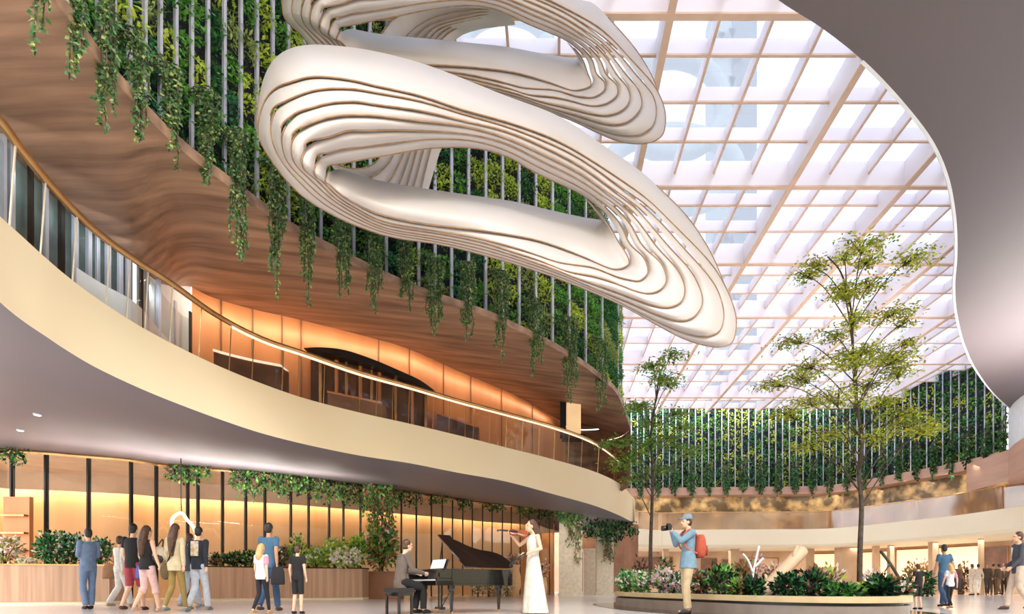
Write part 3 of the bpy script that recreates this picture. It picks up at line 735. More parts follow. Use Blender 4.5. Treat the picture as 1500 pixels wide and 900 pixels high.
# ================================================================ HANGING VINES
def vine(name, label, path_fn, strands, length, mats_i, leaf, group, spread, dens=22, cat='vine', taper=.5):
    """strands hang from points given by path_fn(u) -> (start, kink) ; each strand drops by its own length"""
    t = thing(name, label, cat, path_fn(.5)[0], group)
    st = MB(); VV = []; MM = []
    for k in range(strands):
        u = (k+random.uniform(.2, .8))/strands; a, b = path_fn(u); ln = length*random.uniform(taper, 1.0)*(1-.35*abs(2*u-1))
        pts = [a, b]; p = b.copy(); n = 5
        for j in range(1, n+1):
            p = b + Vector((random.uniform(-1, 1)*spread*.12, random.uniform(-1, 1)*spread*.12, -ln*j/n)); pts.append(p)
        pth = cr(pts, 4); st.tube(pth, .006+leaf*.04, 4, cap=False)
        tot = sum((pth[i+1]-pth[i]).length for i in range(len(pth)-1)); nl = int(tot*dens)
        P = np.array([tuple(q) for q in pth]); idx = RNG.uniform(0, len(P)-1.01, nl); i0 = idx.astype(int); fr_ = (idx-i0)[:, None]
        pos = P[i0]*(1-fr_)+P[i0+1]*fr_ + RNG.normal(size=(nl, 3))*spread*.10*(1-.5*(idx/len(P)))[:, None]
        D = rvec(nl)*.7 + np.array((0, -.2, -.8)); N = rvec(nl)+np.array((0, -1, .3)); L = leaf*RNG.uniform(.7, 1.4, nl)
        VV.append(leaf_arrays(pos, D, N, L, L*.55)); MM.append(RNG.choice(mats_i, nl))
    st.build('stem', M['stem'], t); leaves_obj('foliage', np.concatenate(VV), np.concatenate(MM), G, t)
    return t
ordn = ['first','second','third','fourth','fifth','sixth','seventh','eighth','ninth','tenth','eleventh','twelfth','thirteenth','fourteenth','fifteenth','sixteenth','seventeenth','eighteenth','nineteenth','twentieth','twenty-first','twenty-second','twenty-third','twenty-fourth','twenty-fifth']
VXs = [(65,95),(115,138),(160,205),(208,228),(255,262),(308,302),(352,408),(408,440),(453,452),(503,458),(548,472),(595,490),(637,500),(686,512),(735,532),(785,575),(835,602),(880,618)]
for k, (x, yb) in enumerate(VXs):
    ye = interp(x, [e[0] for e in EX], [e[1] for e in EX]); pk = at(x, ye, ZE); d = pk.y
    nb = min(range(len(pe)), key=lambda i_: (pe[i_]-pk).length); iw = (inward(pe, .35)[nb]-pe[nb]); zt = 7.35+.12*(k % 3); w = 21/F*d
    ln = zt - (CZ + (HY-yb)/F*d)
    def pf(u, pk=pk, zt=zt, w=w, iw=iw):
        dx = (u-.5)*w; q = Vector((pk.x+dx, pk.y-.04+random.uniform(-.08, .08), zt-.2*random.random()))
        return q + iw + Vector((0, 0, .12)), q
    vine('hanging_vine', '%s trailing vine from the left along the timber gallery edge' % ordn[k], pf, 12, ln, [5, 5, 0, 5, 4], .055, 'vines trailing over the timber gallery edge', w*.9, dens=85)
fx = list(np.linspace(937, 1468, 22))
for k, x in enumerate(fx):
    q = FWf(x); w = 11/F*q.y
    def pf(u, q=q, w=w):
        dx = (u-.5)*w; return Vector((q.x+dx, q.y-.35, 9.0-.3*abs(u-.5)+.2*random.random())), Vector((q.x*(q.y-.4)/q.y+dx, q.y-.45, 8.2))
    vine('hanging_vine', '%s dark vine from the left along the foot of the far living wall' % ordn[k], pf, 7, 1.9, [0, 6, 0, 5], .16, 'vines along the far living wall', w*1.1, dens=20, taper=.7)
# vines under the left soffit, along the head of the shopfront
for k, (x, ln, st_) in enumerate([(8,.35,3),(27,.5,4),(258,.5,5),(282,.6,6),(300,.35,4),(352,.9,7),(374,1.2,7),(398,.7,8),(418,1.0,8),(440,.7,8),(462,.9,8),(486,.8,7),(508,.9,8),(530,1.2,7),(556,1.6,7),(582,.7,6),(606,.6,5),(640,.4,5),(680,.35,5),(725,.3,5),(770,.35,5),(800,.8,5)]):
    d0 = G_at(x).y; w = 24/F*d0
    def pf(u, x=x, w=w):
        q = G_at(x, 4.46, -.35); dx = (u-.5)*w; return Vector((q.x+dx, q.y, 4.47)), Vector((q.x+dx, q.y-.05, 4.36))
    vine('hanging_vine', '%s leafy vine from the left hanging under the lower soffit before the shopfront' % ordn[k], pf, st_, ln, [0, 5, 6, 1], .12, 'vines under the lower soffit', w*1.6, dens=26)
# pillars with creepers near the tip of the gallery
for (x0, x1, d, zt, lab) in [(819,853,25.5,4.35,'broad pale stone pillar overgrown with creeper beside the violinist'),(874,899,27.5,4.3,'pale stone pillar under the tip of the gallery'),(855,873,30,2.6,'low rough stone screen between the two pillars')]:
    a, b = xd(x0, d), xd(x1, d); g = MB(); g.box(((a.x+b.x)/2, d+.4, zt/2), (b.x-a.x, .8, zt)); g.box(((a.x+b.x)/2, d+.4, .06), (b.x-a.x+.1, .9, .12)); g.box(((a.x+b.x)/2, d+.4, zt-.08), (b.x-a.x+.06, .86, .12))
    tag(g.build('stone_pillar' if zt > 3 else 'stone_screen', M['concrete']), lab, 'pillar' if zt > 3 else 'screen')
    if zt > 3:
        def pf(u, a=a, b=b, d=d, zt=zt): x = lerp(a.x+.35*(b.x-a.x), b.x, u); return Vector((x, d-.05, zt-.1)), Vector((x, d-.14, zt-.3))
        vine('climbing_plant', 'creeper with fine leaves hanging down the ' + ('broad pillar beside the violinist' if x0 < 830 else 'pillar under the gallery tip'), pf, 9, 3.1, [5, 4, 0, 10], .12, None, .8, dens=26, taper=.4)
        def pf(u, a=a, b=b, d=d, zt=zt): x = lerp(a.x-.1, b.x+.1, u); return Vector((x, d-.15, zt)), Vector((x, d-.25, zt-.1))
        vine('hanging_vine', 'short bushy vine at the head of the ' + ('broad pillar beside the violinist' if x0 < 830 else 'pillar under the gallery tip'), pf, 9, 1.2, [1, 5, 0], .14, None, 1.2, dens=40)
def pf(u): q = xd(lerp(856, 926, u), 25.5, 3.6); return q, q+Vector((0, -.05, -.1))
vine('hanging_vine', 'dark leafy vine under the tip of the gallery between the pillars', pf, 12, 1.1, [6, 0, 6], .16, None, 1.6, dens=45)
m = MB(); c = cr([xd(852, 32, 0), xd(900, 31.5, 0), xd(935, 33, 0)], 6); m.loft([c, [p+Vector((0, 0, 4.3)) for p in c]]); struct(m.build('wall_back', M['tandark']))

# ================================================================ BUSHES, TREES
def bush(name, label, cat, c, r, mats_i, leaf=.1, n=500, flowers=None, fl_n=0, group=None, pot=False):
    t = thing(name, label, cat, (c[0], c[1], c[2]-r[2]), group)
    st = MB()
    for k in range(9):
        a = random.uniform(0, 6.28); rr = random.uniform(.2, .8)
        st.tube(cr([(c[0]+.1*r[0]*math.cos(a), c[1]+.1*r[1]*math.sin(a), c[2]-r[2]), (c[0]+.4*rr*r[0]*math.cos(a), c[1]+.4*rr*r[1]*math.sin(a), c[2]-.3*r[2]), (c[0]+rr*r[0]*math.cos(a), c[1]+rr*r[1]*math.sin(a), c[2]+.6*r[2]*(1-rr*.5))], 3), [leaf*.12]*7, 4)
    st.build('stem', M['stem'], t)
    def pts(k, lo):
        v = rvec(k); rad = RNG.uniform(lo, 1, k)[:, None]; lump = 1+.16*np.sin(v[:, :1]*7+v[:, 2:]*5)+.1*np.sin(v[:, 1:2]*11)
        return np.array(c) + v*rad*lump*np.array(r), v
    P, v = pts(n, .45); D = v*.9+rvec(n)*.7+np.array((0, 0, .35)); L = leaf*RNG.uniform(.7, 1.6, n)
    P[:, 2] = np.maximum(P[:, 2], c[2]-r[2]+.01)
    leaves_obj('foliage', leaf_arrays(P, D, v+rvec(n)*.6, L, L*.5), RNG.choice(mats_i, n), G, t)
    if flowers:
        P, v = pts(fl_n, .85); P = P[P[:, 2] > c[2]-.5*r[2]]; k = len(P); P5 = np.repeat(P, 5, 0); D = rvec(k*5)+np.array((0, -.4, .4)); L = np.full(k*5, leaf*.75)
        leaves_obj('blossom', leaf_arrays(P5, D, rvec(k*5)+np.array((0, -1, .5)), L, L*.8), np.repeat(RNG.choice(flowers, k), 5), G, t)
    return t
def bpx(x0, x1, ytop, zbase, d, **kw):
    a, b = xd(x0, d), xd(x1, d); zt = CZ+(HY-ytop)/F*d; rz = (zt-zbase)/2; rx = (b.x-a.x)/2
    return dict(c=((a.x+b.x)/2, d, zbase+rz), r=(rx, min(rx, .8)*.8+.1, rz), **kw)

def tree(name, label, trunk, pads, d0, leaf, mats_i, nleaf, base_r):
    base = xd(trunk[0][0], d0, .3)
    t = thing(name, label, 'tree', base)
    tp = cr([Vector((xd(x, d0).x, d0, max(CZ+(HY-y)/F*d0, .3))) for x, y in trunk], 6)
    n = len(tp); b = MB(); b.tube(tp, [lerp(base_r, .012, (i/(n-1))**.8) for i in range(n)], 8); b.build('trunk', M['bark'], t, smooth=True)
    br = MB(); VV = []; MM = []
    for (x, y, rx, ry) in pads:
        dd = random.uniform(-1.1, 1.1)*min(1, rx/40+.3); c = atd(x, y, d0); c = Vector((c.x, d0+dd, c.z)); RX = rx/F*d0; RZ = ry/F*d0
        zs = c.z - abs(c.x-base.x)*.75 - .5; zs = max(zs, tp[0].z+1.1)
        i = min(range(n), key=lambda k: abs(tp[k].z-zs)); s = tp[i]
        mid = lerp(s, c, .55) + Vector((0, 0, .12*(c-s).length))
        pth = cr([s, mid, c], 6); br.tube(pth, [lerp(base_r*.24, .006, k/(len(pth)-1)) for k in range(len(pth))], 5)
        tips = []
        for q in range(7):
            a = random.uniform(0, 6.28); e = c + Vector((math.cos(a)*RX*random.uniform(.4, 1), math.sin(a)*RX*.8*random.uniform(.3, 1), random.uniform(-1, .6)*RZ))
            br.tube([lerp(mid, c, .6), lerp(c, e, .5)+Vector((0, 0, .05)), e], [.012, .008, .004], 4); tips.append(e)
            br_n = int(nleaf*rx/60)
            tt = RNG.random((br_n, 1)); ctr = np.array(lerp(mid, c, .8))*(1-tt)+np.array(e)*tt
            P = ctr + RNG.normal(size=(br_n, 3))*np.array((.14, .14, .035))*(RX/.6+.4)
            D = rvec(br_n)*np.array((1, 1, .35)) + np.array((0, 0, -.15)); L = leaf*RNG.uniform(.7, 1.4, br_n)
            VV.append(leaf_arrays(P, D, rvec(br_n)*.5+np.array((0, 0, 1)), L, L*.42)); MM.append(RNG.choice(mats_i, br_n))
    br.build('branch', M['bark'], t, smooth=True)
    leaves_obj('foliage', np.concatenate(VV), np.concatenate(MM), G, t)
    return t
big = [(1205,375,26,7),(1222,404,32,10),(1188,388,18,8),(1255,398,24,8),(1240,373,14,5),(1300,412,30,9),(1262,428,30,9),(1225,432,26,8),(1185,470,30,11),(1212,452,20,9),(1305,462,36,9),(1288,486,42,10),
       (1235,478,26,10),(1214,494,24,9),(1349,488,16,6),(1330,470,12,5),(1160,530,32,12),(1197,517,34,13),(1175,545,30,9),(1255,522,46,14),(1228,548,34,11),(1329,508,36,10),(1304,530,40,10),(1280,556,34,9),(1322,546,28,7),
       (1189,577,30,6),(1184,604,44,9),(1150,601,26,7),(1236,626,42,10),(1205,640,30,9),(1300,614,34,9),(1330,622,40,8),(1309,651,26,7),(1275,600,30,8),(1262,650,24,8),(1352,630,18,6)]
tree('tall_tree', 'tall slender tree with layered yellow-green foliage in the island planter', [(1259,869),(1260,800),(1262,740),(1258,690),(1263,650),(1256,600),(1252,560),(1249,500),(1246,450),(1232,400),(1212,376)], big, 10.2, .075, [7, 7, 7, 2, 11], 105, .055)
small = [(978,533,22,6),(949,549,24,8),(984,558,22,7),(962,572,26,8),(940,584,28,8),(1002,589,22,7),(930,603,26,9),(967,607,30,8),(1007,617,22,7),(985,632,24,7),(925,633,30,10),(905,640,20,8),(950,648,26,7),(912,673,26,10),(944,687,28,8),(1007,667,24,7),(900,692,18,8),(975,680,26,7),(890,640,16,6),(930,665,24,8),(992,650,20,6)]
tree('young_tree', 'smaller slim tree with darker leaves at the left end of the island planter', [(953,857),(953,800),(955,740),(956,690),(953,640),(960,590),(966,550),(975,530)], small, 14.2, .10, [11, 11, 7, 1, 1], 95, .06)

# ---- island planter
IP = cr([Vector((x, y, 0)) for x, y in [(1.55,13.6),(1.95,11.6),(2.55,10.1),(3.25,8.5),(4.0,7.75),(4.8,7.7),(5.55,8.2),(6.2,9.5),(6.35,11.6),(5.5,13.9),(3.8,15.5),(2.2,15.2)]], 6, closed=True)
cen = sum(IP, Vector())/len(IP)
def off(P, o): return [p + (p-cen).normalized()*o for p in P]
ip = thing('island_planter', 'long curved island planter with cream rim and dark groove', 'planter', cen)
b = MB(); 
for r0, z0, z1, mm in ((-.04, 0, .2, 0),): b.prism([tuple(p) for p in off(IP, r0)], z0, z1)
b.build('plinth', mat('grey_plinth', (146,132,124), (160,146,136), rough=.4), ip)
b = MB(); b.prism([tuple(p) for p in off(IP, -.12)], .2, .25); b.build('shadow_gap', M['black'], ip)
b = MB(); o_, i_ = off(IP, 0), off(IP, -.18)
def ringz(P, z): return [Vector((p.x, p.y, z)) for p in P]
b.loft([ringz(i_, .25), ringz(o_, .25), ringz(o_, .345), ringz(i_, .345), ringz(i_, .25)], closed=True)
b.build('rim', mat('cream_stone', (206,182,138), (220,196,152), rough=.45), ip)
b = MB(); b.prism([tuple(p) for p in off(IP, -.15)], .251, .31); b.build('soil', M['soil'], ip)
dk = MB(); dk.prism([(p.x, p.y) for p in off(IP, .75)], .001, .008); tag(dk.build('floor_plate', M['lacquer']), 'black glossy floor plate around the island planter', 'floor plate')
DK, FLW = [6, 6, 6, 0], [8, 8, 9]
for a in [
 (dict(x0=903,x1=930,ytop=836,d=13.6), [0,1,3], FLW, 40, 'white-flowering bush at the left tip of the island planter'),
 (dict(x0=927,x1=950,ytop=838,d=13.0), [0,1,1], FLW, 40, 'white-flowering bush just left of the young tree trunk'),
 (dict(x0=955,x1=985,ytop=834,d=12.6), [0,1,9], [8,9,9], 60, 'pink and white flowering bush right of the young tree trunk'),
 (dict(x0=975,x1=1003,ytop=840,d=12.0), [0,6,9], [8,9], 50, 'pink and white flowering bush behind the photographer'),
 (dict(x0=1012,x1=1036,ytop=838,d=11.0), [6,0,10], [8,10], 30, 'low bush with orange and white blooms right of the photographer'),
 (dict(x0=1033,x1=1078,ytop=826,d=10.4), [6,6,0,1], None, 0, 'round dark green bush with pale tips right of the photographer'),
 (dict(x0=1068,x1=1095,ytop=850,d=9.6), [6,1,10], None, 0, 'low olive bush right of the round dark bush'),
 (dict(x0=1088,x1=1118,ytop=847,d=9.4), DK, None, 0, 'dark leafy bush at the foot of the slanted log'),
 (dict(x0=1134,x1=1172,ytop=842,d=9.2), DK, None, 0, 'dark green bush right of the slanted log'),
 (dict(x0=1160,x1=1212,ytop=838,d=9.6), DK, None, 0, 'widest dark green bush in the middle of the island planter'),
 (dict(x0=1210,x1=1256,ytop=858,d=9.2), [0,1,6], None, 0, 'low green bush left of the tall tree trunk'),
 (dict(x0=1262,x1=1285,ytop=854,d=9.4), [2,4,8], None, 0, 'pale yellow-green bush right of the tall tree trunk'),
 (dict(x0=1276,x1=1306,ytop=845,d=9.0), DK, None, 0, 'dark leafy bush near the right end of the island planter'),
 (dict(x0=1302,x1=1332,ytop=850,d=9.2), [6,0,10], [8], 12, 'dark bush at the right tip of the island planter')]:
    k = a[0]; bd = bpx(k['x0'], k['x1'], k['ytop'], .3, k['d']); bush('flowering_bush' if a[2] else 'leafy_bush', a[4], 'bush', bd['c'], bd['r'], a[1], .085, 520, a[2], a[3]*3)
# dry copper and pale plants further back in the planter
for x0, x1, yt, d, mi, lab in [(1075,1100,822,13.5,[10,10,4],'copper-coloured dry bush behind the round dark bush'),(1120,1150,828,13.2,[10,8,10],'pale dry bush behind the slanted log'),
   (1205,1232,830,13,[10,8,2],'pale golden dry bush in front of the broad tan column'),(1180,1210,832,13.4,[10,10],'copper dry bush left of the pale golden one'),(1265,1290,838,12.6,[10,8],'copper and cream bush behind the dark branch')]:
    bd = bpx(x0, x1, yt, .3, d); bush('dry_bush', lab, 'bush', bd['c'], bd['r'], mi, .12, 260)
lg = MB(); lg.tube(cr([atd(1110, 880, 9.8)+Vector((0, 0, .02)), atd(1140, 845, 9.9), atd(1176, 806, 10.1)], 5), [.14, .15, .15, .14, .13, .13, .13, .12, .12, .12, .11], 10)
for s_ in ((1128, 858, 1120, 842), (1160, 823, 1168, 800)): lg.tube([atd(s_[0], s_[1], 9.95), atd(s_[2], s_[3], 10.0)], [.05, .03], 7)
tag(lg.build('slanted_log', M['tan'], smooth=True), 'thick pale slanted log leaning over the island planter', 'log')
lg = MB(); lg.tube(cr([atd(1290, 808, 10.6), atd(1304, 826, 10.4), atd(1320, 852, 10.2)], 5), [.03]*11, 7); lg.tube([atd(1304, 826, 10.4), atd(1296, 838, 10.3)], [.02, .012], 6); lg.tube([atd(1320, 852, 10.2), atd(1323, 866, 10.2)], [.03, .03], 6)
tag(lg.build('bare_branch', M['bark'], smooth=True), 'dark bare slanted branch right of the tall tree', 'branch')
lg = MB()
for P in ([(1100,868),(1104,835),(1112,800)], [(1103,840),(1096,822),(1088,812)], [(1105,832),(1118,818)]): lg.tube(cr([atd(x, y, 11.6) for x, y in P], 4), .025, 6)
tag(lg.build('bare_branch', M['white'], smooth=True), 'white bare forked branch behind the dark bushes', 'branch')

# ================================================================ GROUND FLOOR LEFT: counters, planters
def counter(name, label, cat, xs_, dz, z1, mside, mtop, gap=.0):
    c = cr([xd(x, d) for x, d in xs_], 4); back = [p + Vector((0, .62, 0)) for p in c]
    t = thing(name, label, cat, c[len(c)//2]); poly = [tuple(p) for p in c] + [tuple(p) for p in reversed(back)]
    b = MB(); b.prism(poly, .08, z1-.04); b.build('body', mside, t)
    b = MB(); b.prism([(p[0], p[1]+.04) for p in poly], 0, .08); b.build('plinth', M['cream2'], t)
    pc = Vector((sum(p[0] for p in poly)/len(poly), sum(p[1] for p in poly)/len(poly), 0))
    b = MB(); b.prism([tuple(Vector((p[0], p[1], 0)) + (Vector((p[0], p[1], 0))-pc).normalized()*.03) for p in poly], z1-.04, z1); b.build('countertop', mtop, t)
    return t
counter('reception_counter', 'long low timber counter at far left carrying plants', 'counter', [(-120,13.2),(-40,13.7),(60,14.1),(128,14.3),(160,14.4)], 0, 1.08, M['woodv'], M['brass'])
counter('timber_planter', 'long timber planter wall behind the walking group', 'planter', [(300,17.0),(360,17.6),(430,18.2),(490,18.6),(531,18.9)], 0, 1.14, M['woodv'], M['soil'])
b = MB(); a = xd(534, 19.6); b.box((a.x+.62, 20, .5), (1.2, .9, 1.0)); b.box((a.x+.62, 20, 1.0), (1.28, .98, .06)); tag(b.build('dark_planter', M['tandark']), 'dark square planter holding the tall climber, left of the pianist', 'planter')
tall = bpx(534, 582, 770, 1.03, 20.0); bush('climbing_plant', 'tall bushy climber rising from the dark planter left of the pianist', 'plant', tall['c'], tall['r'], [0,1,10,4], .16, 900, [8,9], 30)
def pf(u): q = xd(lerp(536, 578, u), 19.95, 4.4); return q, q+Vector((0, 0, -.15))
vine('hanging_vine', 'long vine hanging down into the tall climber left of the pianist', pf, 12, 3.0, [0, 5, 10, 1], .15, None, 1.4, dens=26)
for x0, x1, yt, zb, d, mi, fl_, fn, lf, nn, lab in [
   (57,100,780,1.08,14.4,[6,3,0],[8],14,.1,800,'big dark leafy plant on the left counter'),
   (92,124,784,1.08,14.6,[0,3,6],[8],60,.09,600,'green plant with white blossoms on the counter beside the big dark one'),
   (132,160,790,1.08,14.7,[6,0,3],[8],26,.09,500,'dark plant with white blossoms at the right end of the left counter'),
   (-12,26,788,1.08,14.2,[8,10,4],[8],40,.1,500,'white flower arrangement at the far left end of the counter'),
   (30,52,818,1.08,14.2,[8,4],[8],20,.06,160,'small low white flowers on the left counter'),
   (304,330,812,1.14,17.6,[0,6,10],[8],16,.1,350,'small dark plant at the left end of the timber planter'),
   (330,356,810,1.14,17.8,[6,0],[8],14,.1,350,'dark plant with few white blooms left of the man in blue'),
   (354,378,808,1.14,18.0,[6,0,1],[8],10,.1,350,'dark plant directly behind the blonde girl'),
   (398,424,804,1.14,18.3,[6,10,0],[8],12,.1,350,'dark plant between the man in blue and the boy in black'),
   (424,446,786,1.14,18.5,[0,1,2],[8],12,.1,400,'upright green plant behind the boy in black'),
   (448,480,802,1.14,18.7,[2,4,1],[8],30,.12,500,'yellow-green plant right of the boy in black'),
   (470,512,790,1.14,18.9,[2,4,2,1],[8],50,.13,700,'tall yellow-green plant on the right part of the timber planter'),
   (484,530,806,1.14,18.7,[8,4,2],[8],160,.12,500,'mass of white blossoms at the right end of the timber planter'),
   (512,534,786,1.14,19.2,[2,1,0],None,0,.13,400,'green and yellow plant at the very right end of the timber planter')]:
    bd = bpx(x0, x1, yt, zb, d); bush('potted_plant', lab, 'plant', bd['c'], bd['r'], mi, lf, nn, fl_, fn)
b = MB(); a = atd(106, 792, 14.9); b.box(a, (.38, .03, .3), rot=Matrix.Rotation(.12, 3, 'Y')); b.box(a+Vector((0, .05, -.42)), (.03, .03, .9)); tag(b.build('small_sign', M['white']), 'small blank white board among the counter plants', 'sign')
b = MB(); a = xd(0, 14.6, 0); b.box((a.x-.1, 15.2, 2.1), (.75, .12, 1.9), m=1); 
for k in range(3): b.box((a.x-.1, 15.1, 1.5+.5*k), (.7, .2, .05), m=0)
tag(b.build('wall_shelf', [M['brass'], M['orange']]), 'copper shelf unit with three shelves at the far left edge', 'shelf')
b = MB(); b.box((xd(396, 21).x, 21.9, 1.55), (1.35, .1, 1.15)); tag(b.build('dark_cabinet', M['brownglass']), 'dark glazed cabinet behind the man in blue', 'cabinet')
for k in range(6):
    q = MB(); x = xd(377+k*6.3, 21.5); q.tube([(x.x, 21.75, 1.1), (x.x, 21.75, 1.3), (x.x, 21.75, 1.36), (x.x, 21.75, 1.46)], [.05, .05, .02, .02], 8)
    q.box((x.x, 21.75, 1.09), (.15, .12, .02)); tag(q.build('bottle', G[k % 2]), '%s bottle from the left in the dark cabinet behind the man in blue' % ordn[k], 'bottle', 'bottles in the dark cabinet')
nl = MB(); nl.tube(cr([atd(x, y, 15.6) for x, y in [(258,786),(252,770),(254,758),(266,752),(274,762),(283,772),(288,786),(287,796)]], 5), .045, 8)
t = thing('loop_lamp', 'glowing looped tube lamp hanging above the walking group', 'lamp', atd(268, 752, 15.6))
nl.build('tube', mat('neon', (255,225,180), emit=(255,215,160), es=1.6), t, smooth=True)
nl = MB(); nl.tube([atd(266, 752, 15.6), atd(265, 735, 15.6), Vector((atd(265, 735, 15.6).x, 15.6, 4.5))], .015, 5); nl.build('cord', M['black'], t)
# tan lathe urns and seats at the shopfront right of the piano
def urn(px, d, h, r, label):
    t = thing('woven_urn', label, 'urn', xd(px, d)); b = MB(); pr = [(0, .55), (.1, .7), (.35, 1), (.6, .95), (.85, .78), (.97, .85), (1, .9), (.97, .74), (.6, .7)]
    c = xd(px, d); b.rings([((c.x, c.y, z*h), (r*k, 0, 0), (0, r*k, 0)) for z, k in pr]); b.build('body', M['basket'], t, smooth=True); return t
urn(751, 24.5, 1.45, .40, 'tall woven tan urn between piano and violinist')
urn(728, 24.2, .7, .36, 'low woven tan urn behind the piano tail')
urn(793, 25, .9, .3, 'woven tan urn behind the violinist dress')
for x, yt, lab in [(751,812,'dry copper grass in the tall woven urn'),(793,822,'pale dry flowers in the urn behind the violinist')]:
    d = 24.5 if x == 751 else 25; bd = bpx(x-12, x+12, yt, (1.35 if x == 751 else .85), d); bush('dry_plant', lab, 'plant', bd['c'], bd['r'], [10, 8], .12, 160)
for k, x in enumerate([700, 716, 742]):
    bd = bpx(x-9, x+9, 851, 0, 23.6); bush('dry_plant', ['low copper plant under the middle of the piano','low copper plant beside the piano tail leg','low copper plant right of the piano'][k], 'plant', bd['c'], bd['r'], [10, 4, 8], .1, 180)
# far planting in front of the distant shops
for k, (x0, x1, yt, d, mi, lab) in enumerate([(1322,1352,826,25,[10,10,4],'copper dry plants left of the dark-haired boy at right'),(1352,1366,838,24,[0,6],'small dark plant left of the man in blue at right'),(1402,1420,824,30,[10,6],'dark dry plant left of the couple in white'),
      (1340,1362,820,33,[10,10],'copper dry plant under the widest lit window'),(1040,1062,830,28,[10,6],'dark copper bush in the distance right of the photographer'),(1098,1116,812,30,[10,9],'pink-brown tree-like plant behind the white branch'),(925,950,818,24,[10,6],'dark red-brown plant behind the white flowers at left'),(960,985,815,25,[0,6,10],'dark green plant far behind the young tree')]):
    bd = bpx(x0, x1, yt, 0, d); bush('dry_plant', lab, 'plant', bd['c'], bd['r'], mi, .16, 320)
# recessed downlights in the lower soffit
for k, (x, y) in enumerate([(55,608),(30,646)]):
    z = 3.9 if k not in (2,) else 4.0; p = at(x, y, z); j = min(range(len(fb)), key=lambda i: abs((fb[i]-js[i]).length and ((p-fb[i]).cross(js[i]-fb[i])).length))
    a, b_ = fb[j], js[j]; s_ = (p-a).dot(b_-a)/(b_-a).length_squared; zz = interp(s_, [0, .04, .3, .6, 1], [ZB, ZB+.015, 3.75, 4.1, ZJ])
    t = thing('downlight', ['small recessed downlight higher up in the soffit at far left', 'small recessed downlight just above the shopfront at far left'][k], 'lamp', (p.x, p.y, zz), 'downlights in the lower soffit')
    q = MB(); q.tube([(p.x, p.y, zz-.03), (p.x, p.y, zz+.03)], .07, 12); q.build('housing', M['white'], t)
    q = MB(); q.tube([(p.x, p.y, zz-.036), (p.x, p.y, zz-.028)], .045, 12); q.build('lens', M['lampglow'], t)
# ================================================================ PEOPLE
SK = mat('skin', (222,176,148), (230,186,158), scale=8, rough=.55); SKD = mat('skin_tan', (186,134,104), (196,144,112), scale=8, rough=.55)
def cloth(name, c): return mat(name, tuple(x*.92 for x in c), c, scale=12, rough=.85)
HB = mat('black_hair', (26,20,18), (48,38,32), scale=30, rough=.5); HBR = mat('brown_hair', (58,38,27), (100,68,46), scale=30, rough=.5); HBL = mat('blond_hair', (196,150,96), (226,186,128), scale=30, rough=.5)
EYE = mat('eye', (30,26,24), rough=.2); LIP = mat('lips', (176,96,88), rough=.5)
BASE = dict(pelvis=(0,0,.95), waist=(0,0,1.08), chest=(0,.0,1.28), neck=(0,-.01,1.45), head=(0,.015,1.60),
  shR=(.175,-.01,1.40), shL=(-.175,-.01,1.40), elR=(.225,-.03,1.13), elL=(-.225,-.03,1.13), wrR=(.235,.05,.90), wrL=(-.235,.05,.90),
  hipR=(.085,0,.92), hipL=(-.085,0,.92), knR=(.095,.03,.50), knL=(-.095,.03,.50), anR=(.095,-.02,.09), anL=(-.095,-.02,.09))
GW = .82
def hand(b, w, e, side, curl=.5, k=1.0, palm_n=None):
    d = (w-e).normalized(); up = palm_n or Vector((side*-1, 0, 0)); up = (up - d*up.dot(d)).normalized(); s = d.cross(up)
    b.tube([w-d*.02, w+d*.03, w+d*.085*k], [.022*k, .028*k, .026*k], 8)
    b.ell(w+d*.055*k, (.022, .022, .022)); 
    for i, (o, L) in enumerate(((-.028, .06), (-.01, .072), (.009, .068), (.027, .054))):
        r = w + d*.078*k + s*o*k; a = r + (d*math.cos(curl*.5)+up*math.sin(curl*.5))*L*.5*k; c = a + (d*math.cos(curl*1.6)+up*math.sin(curl*1.6))*L*.5*k
        b.tube([r-d*.02, r, a, c], [.010*k, .010*k, .009*k, .0075*k], 6)
    r = w + d*.025*k - s*.022*k; a = r + (d*.7 - s*.6 + up*.3).normalized()*.036*k; b.tube([r, a, a+(d*.9-s*.1+up*.3).normalized()*.028*k], [.012*k, .0105*k, .008*k], 6)
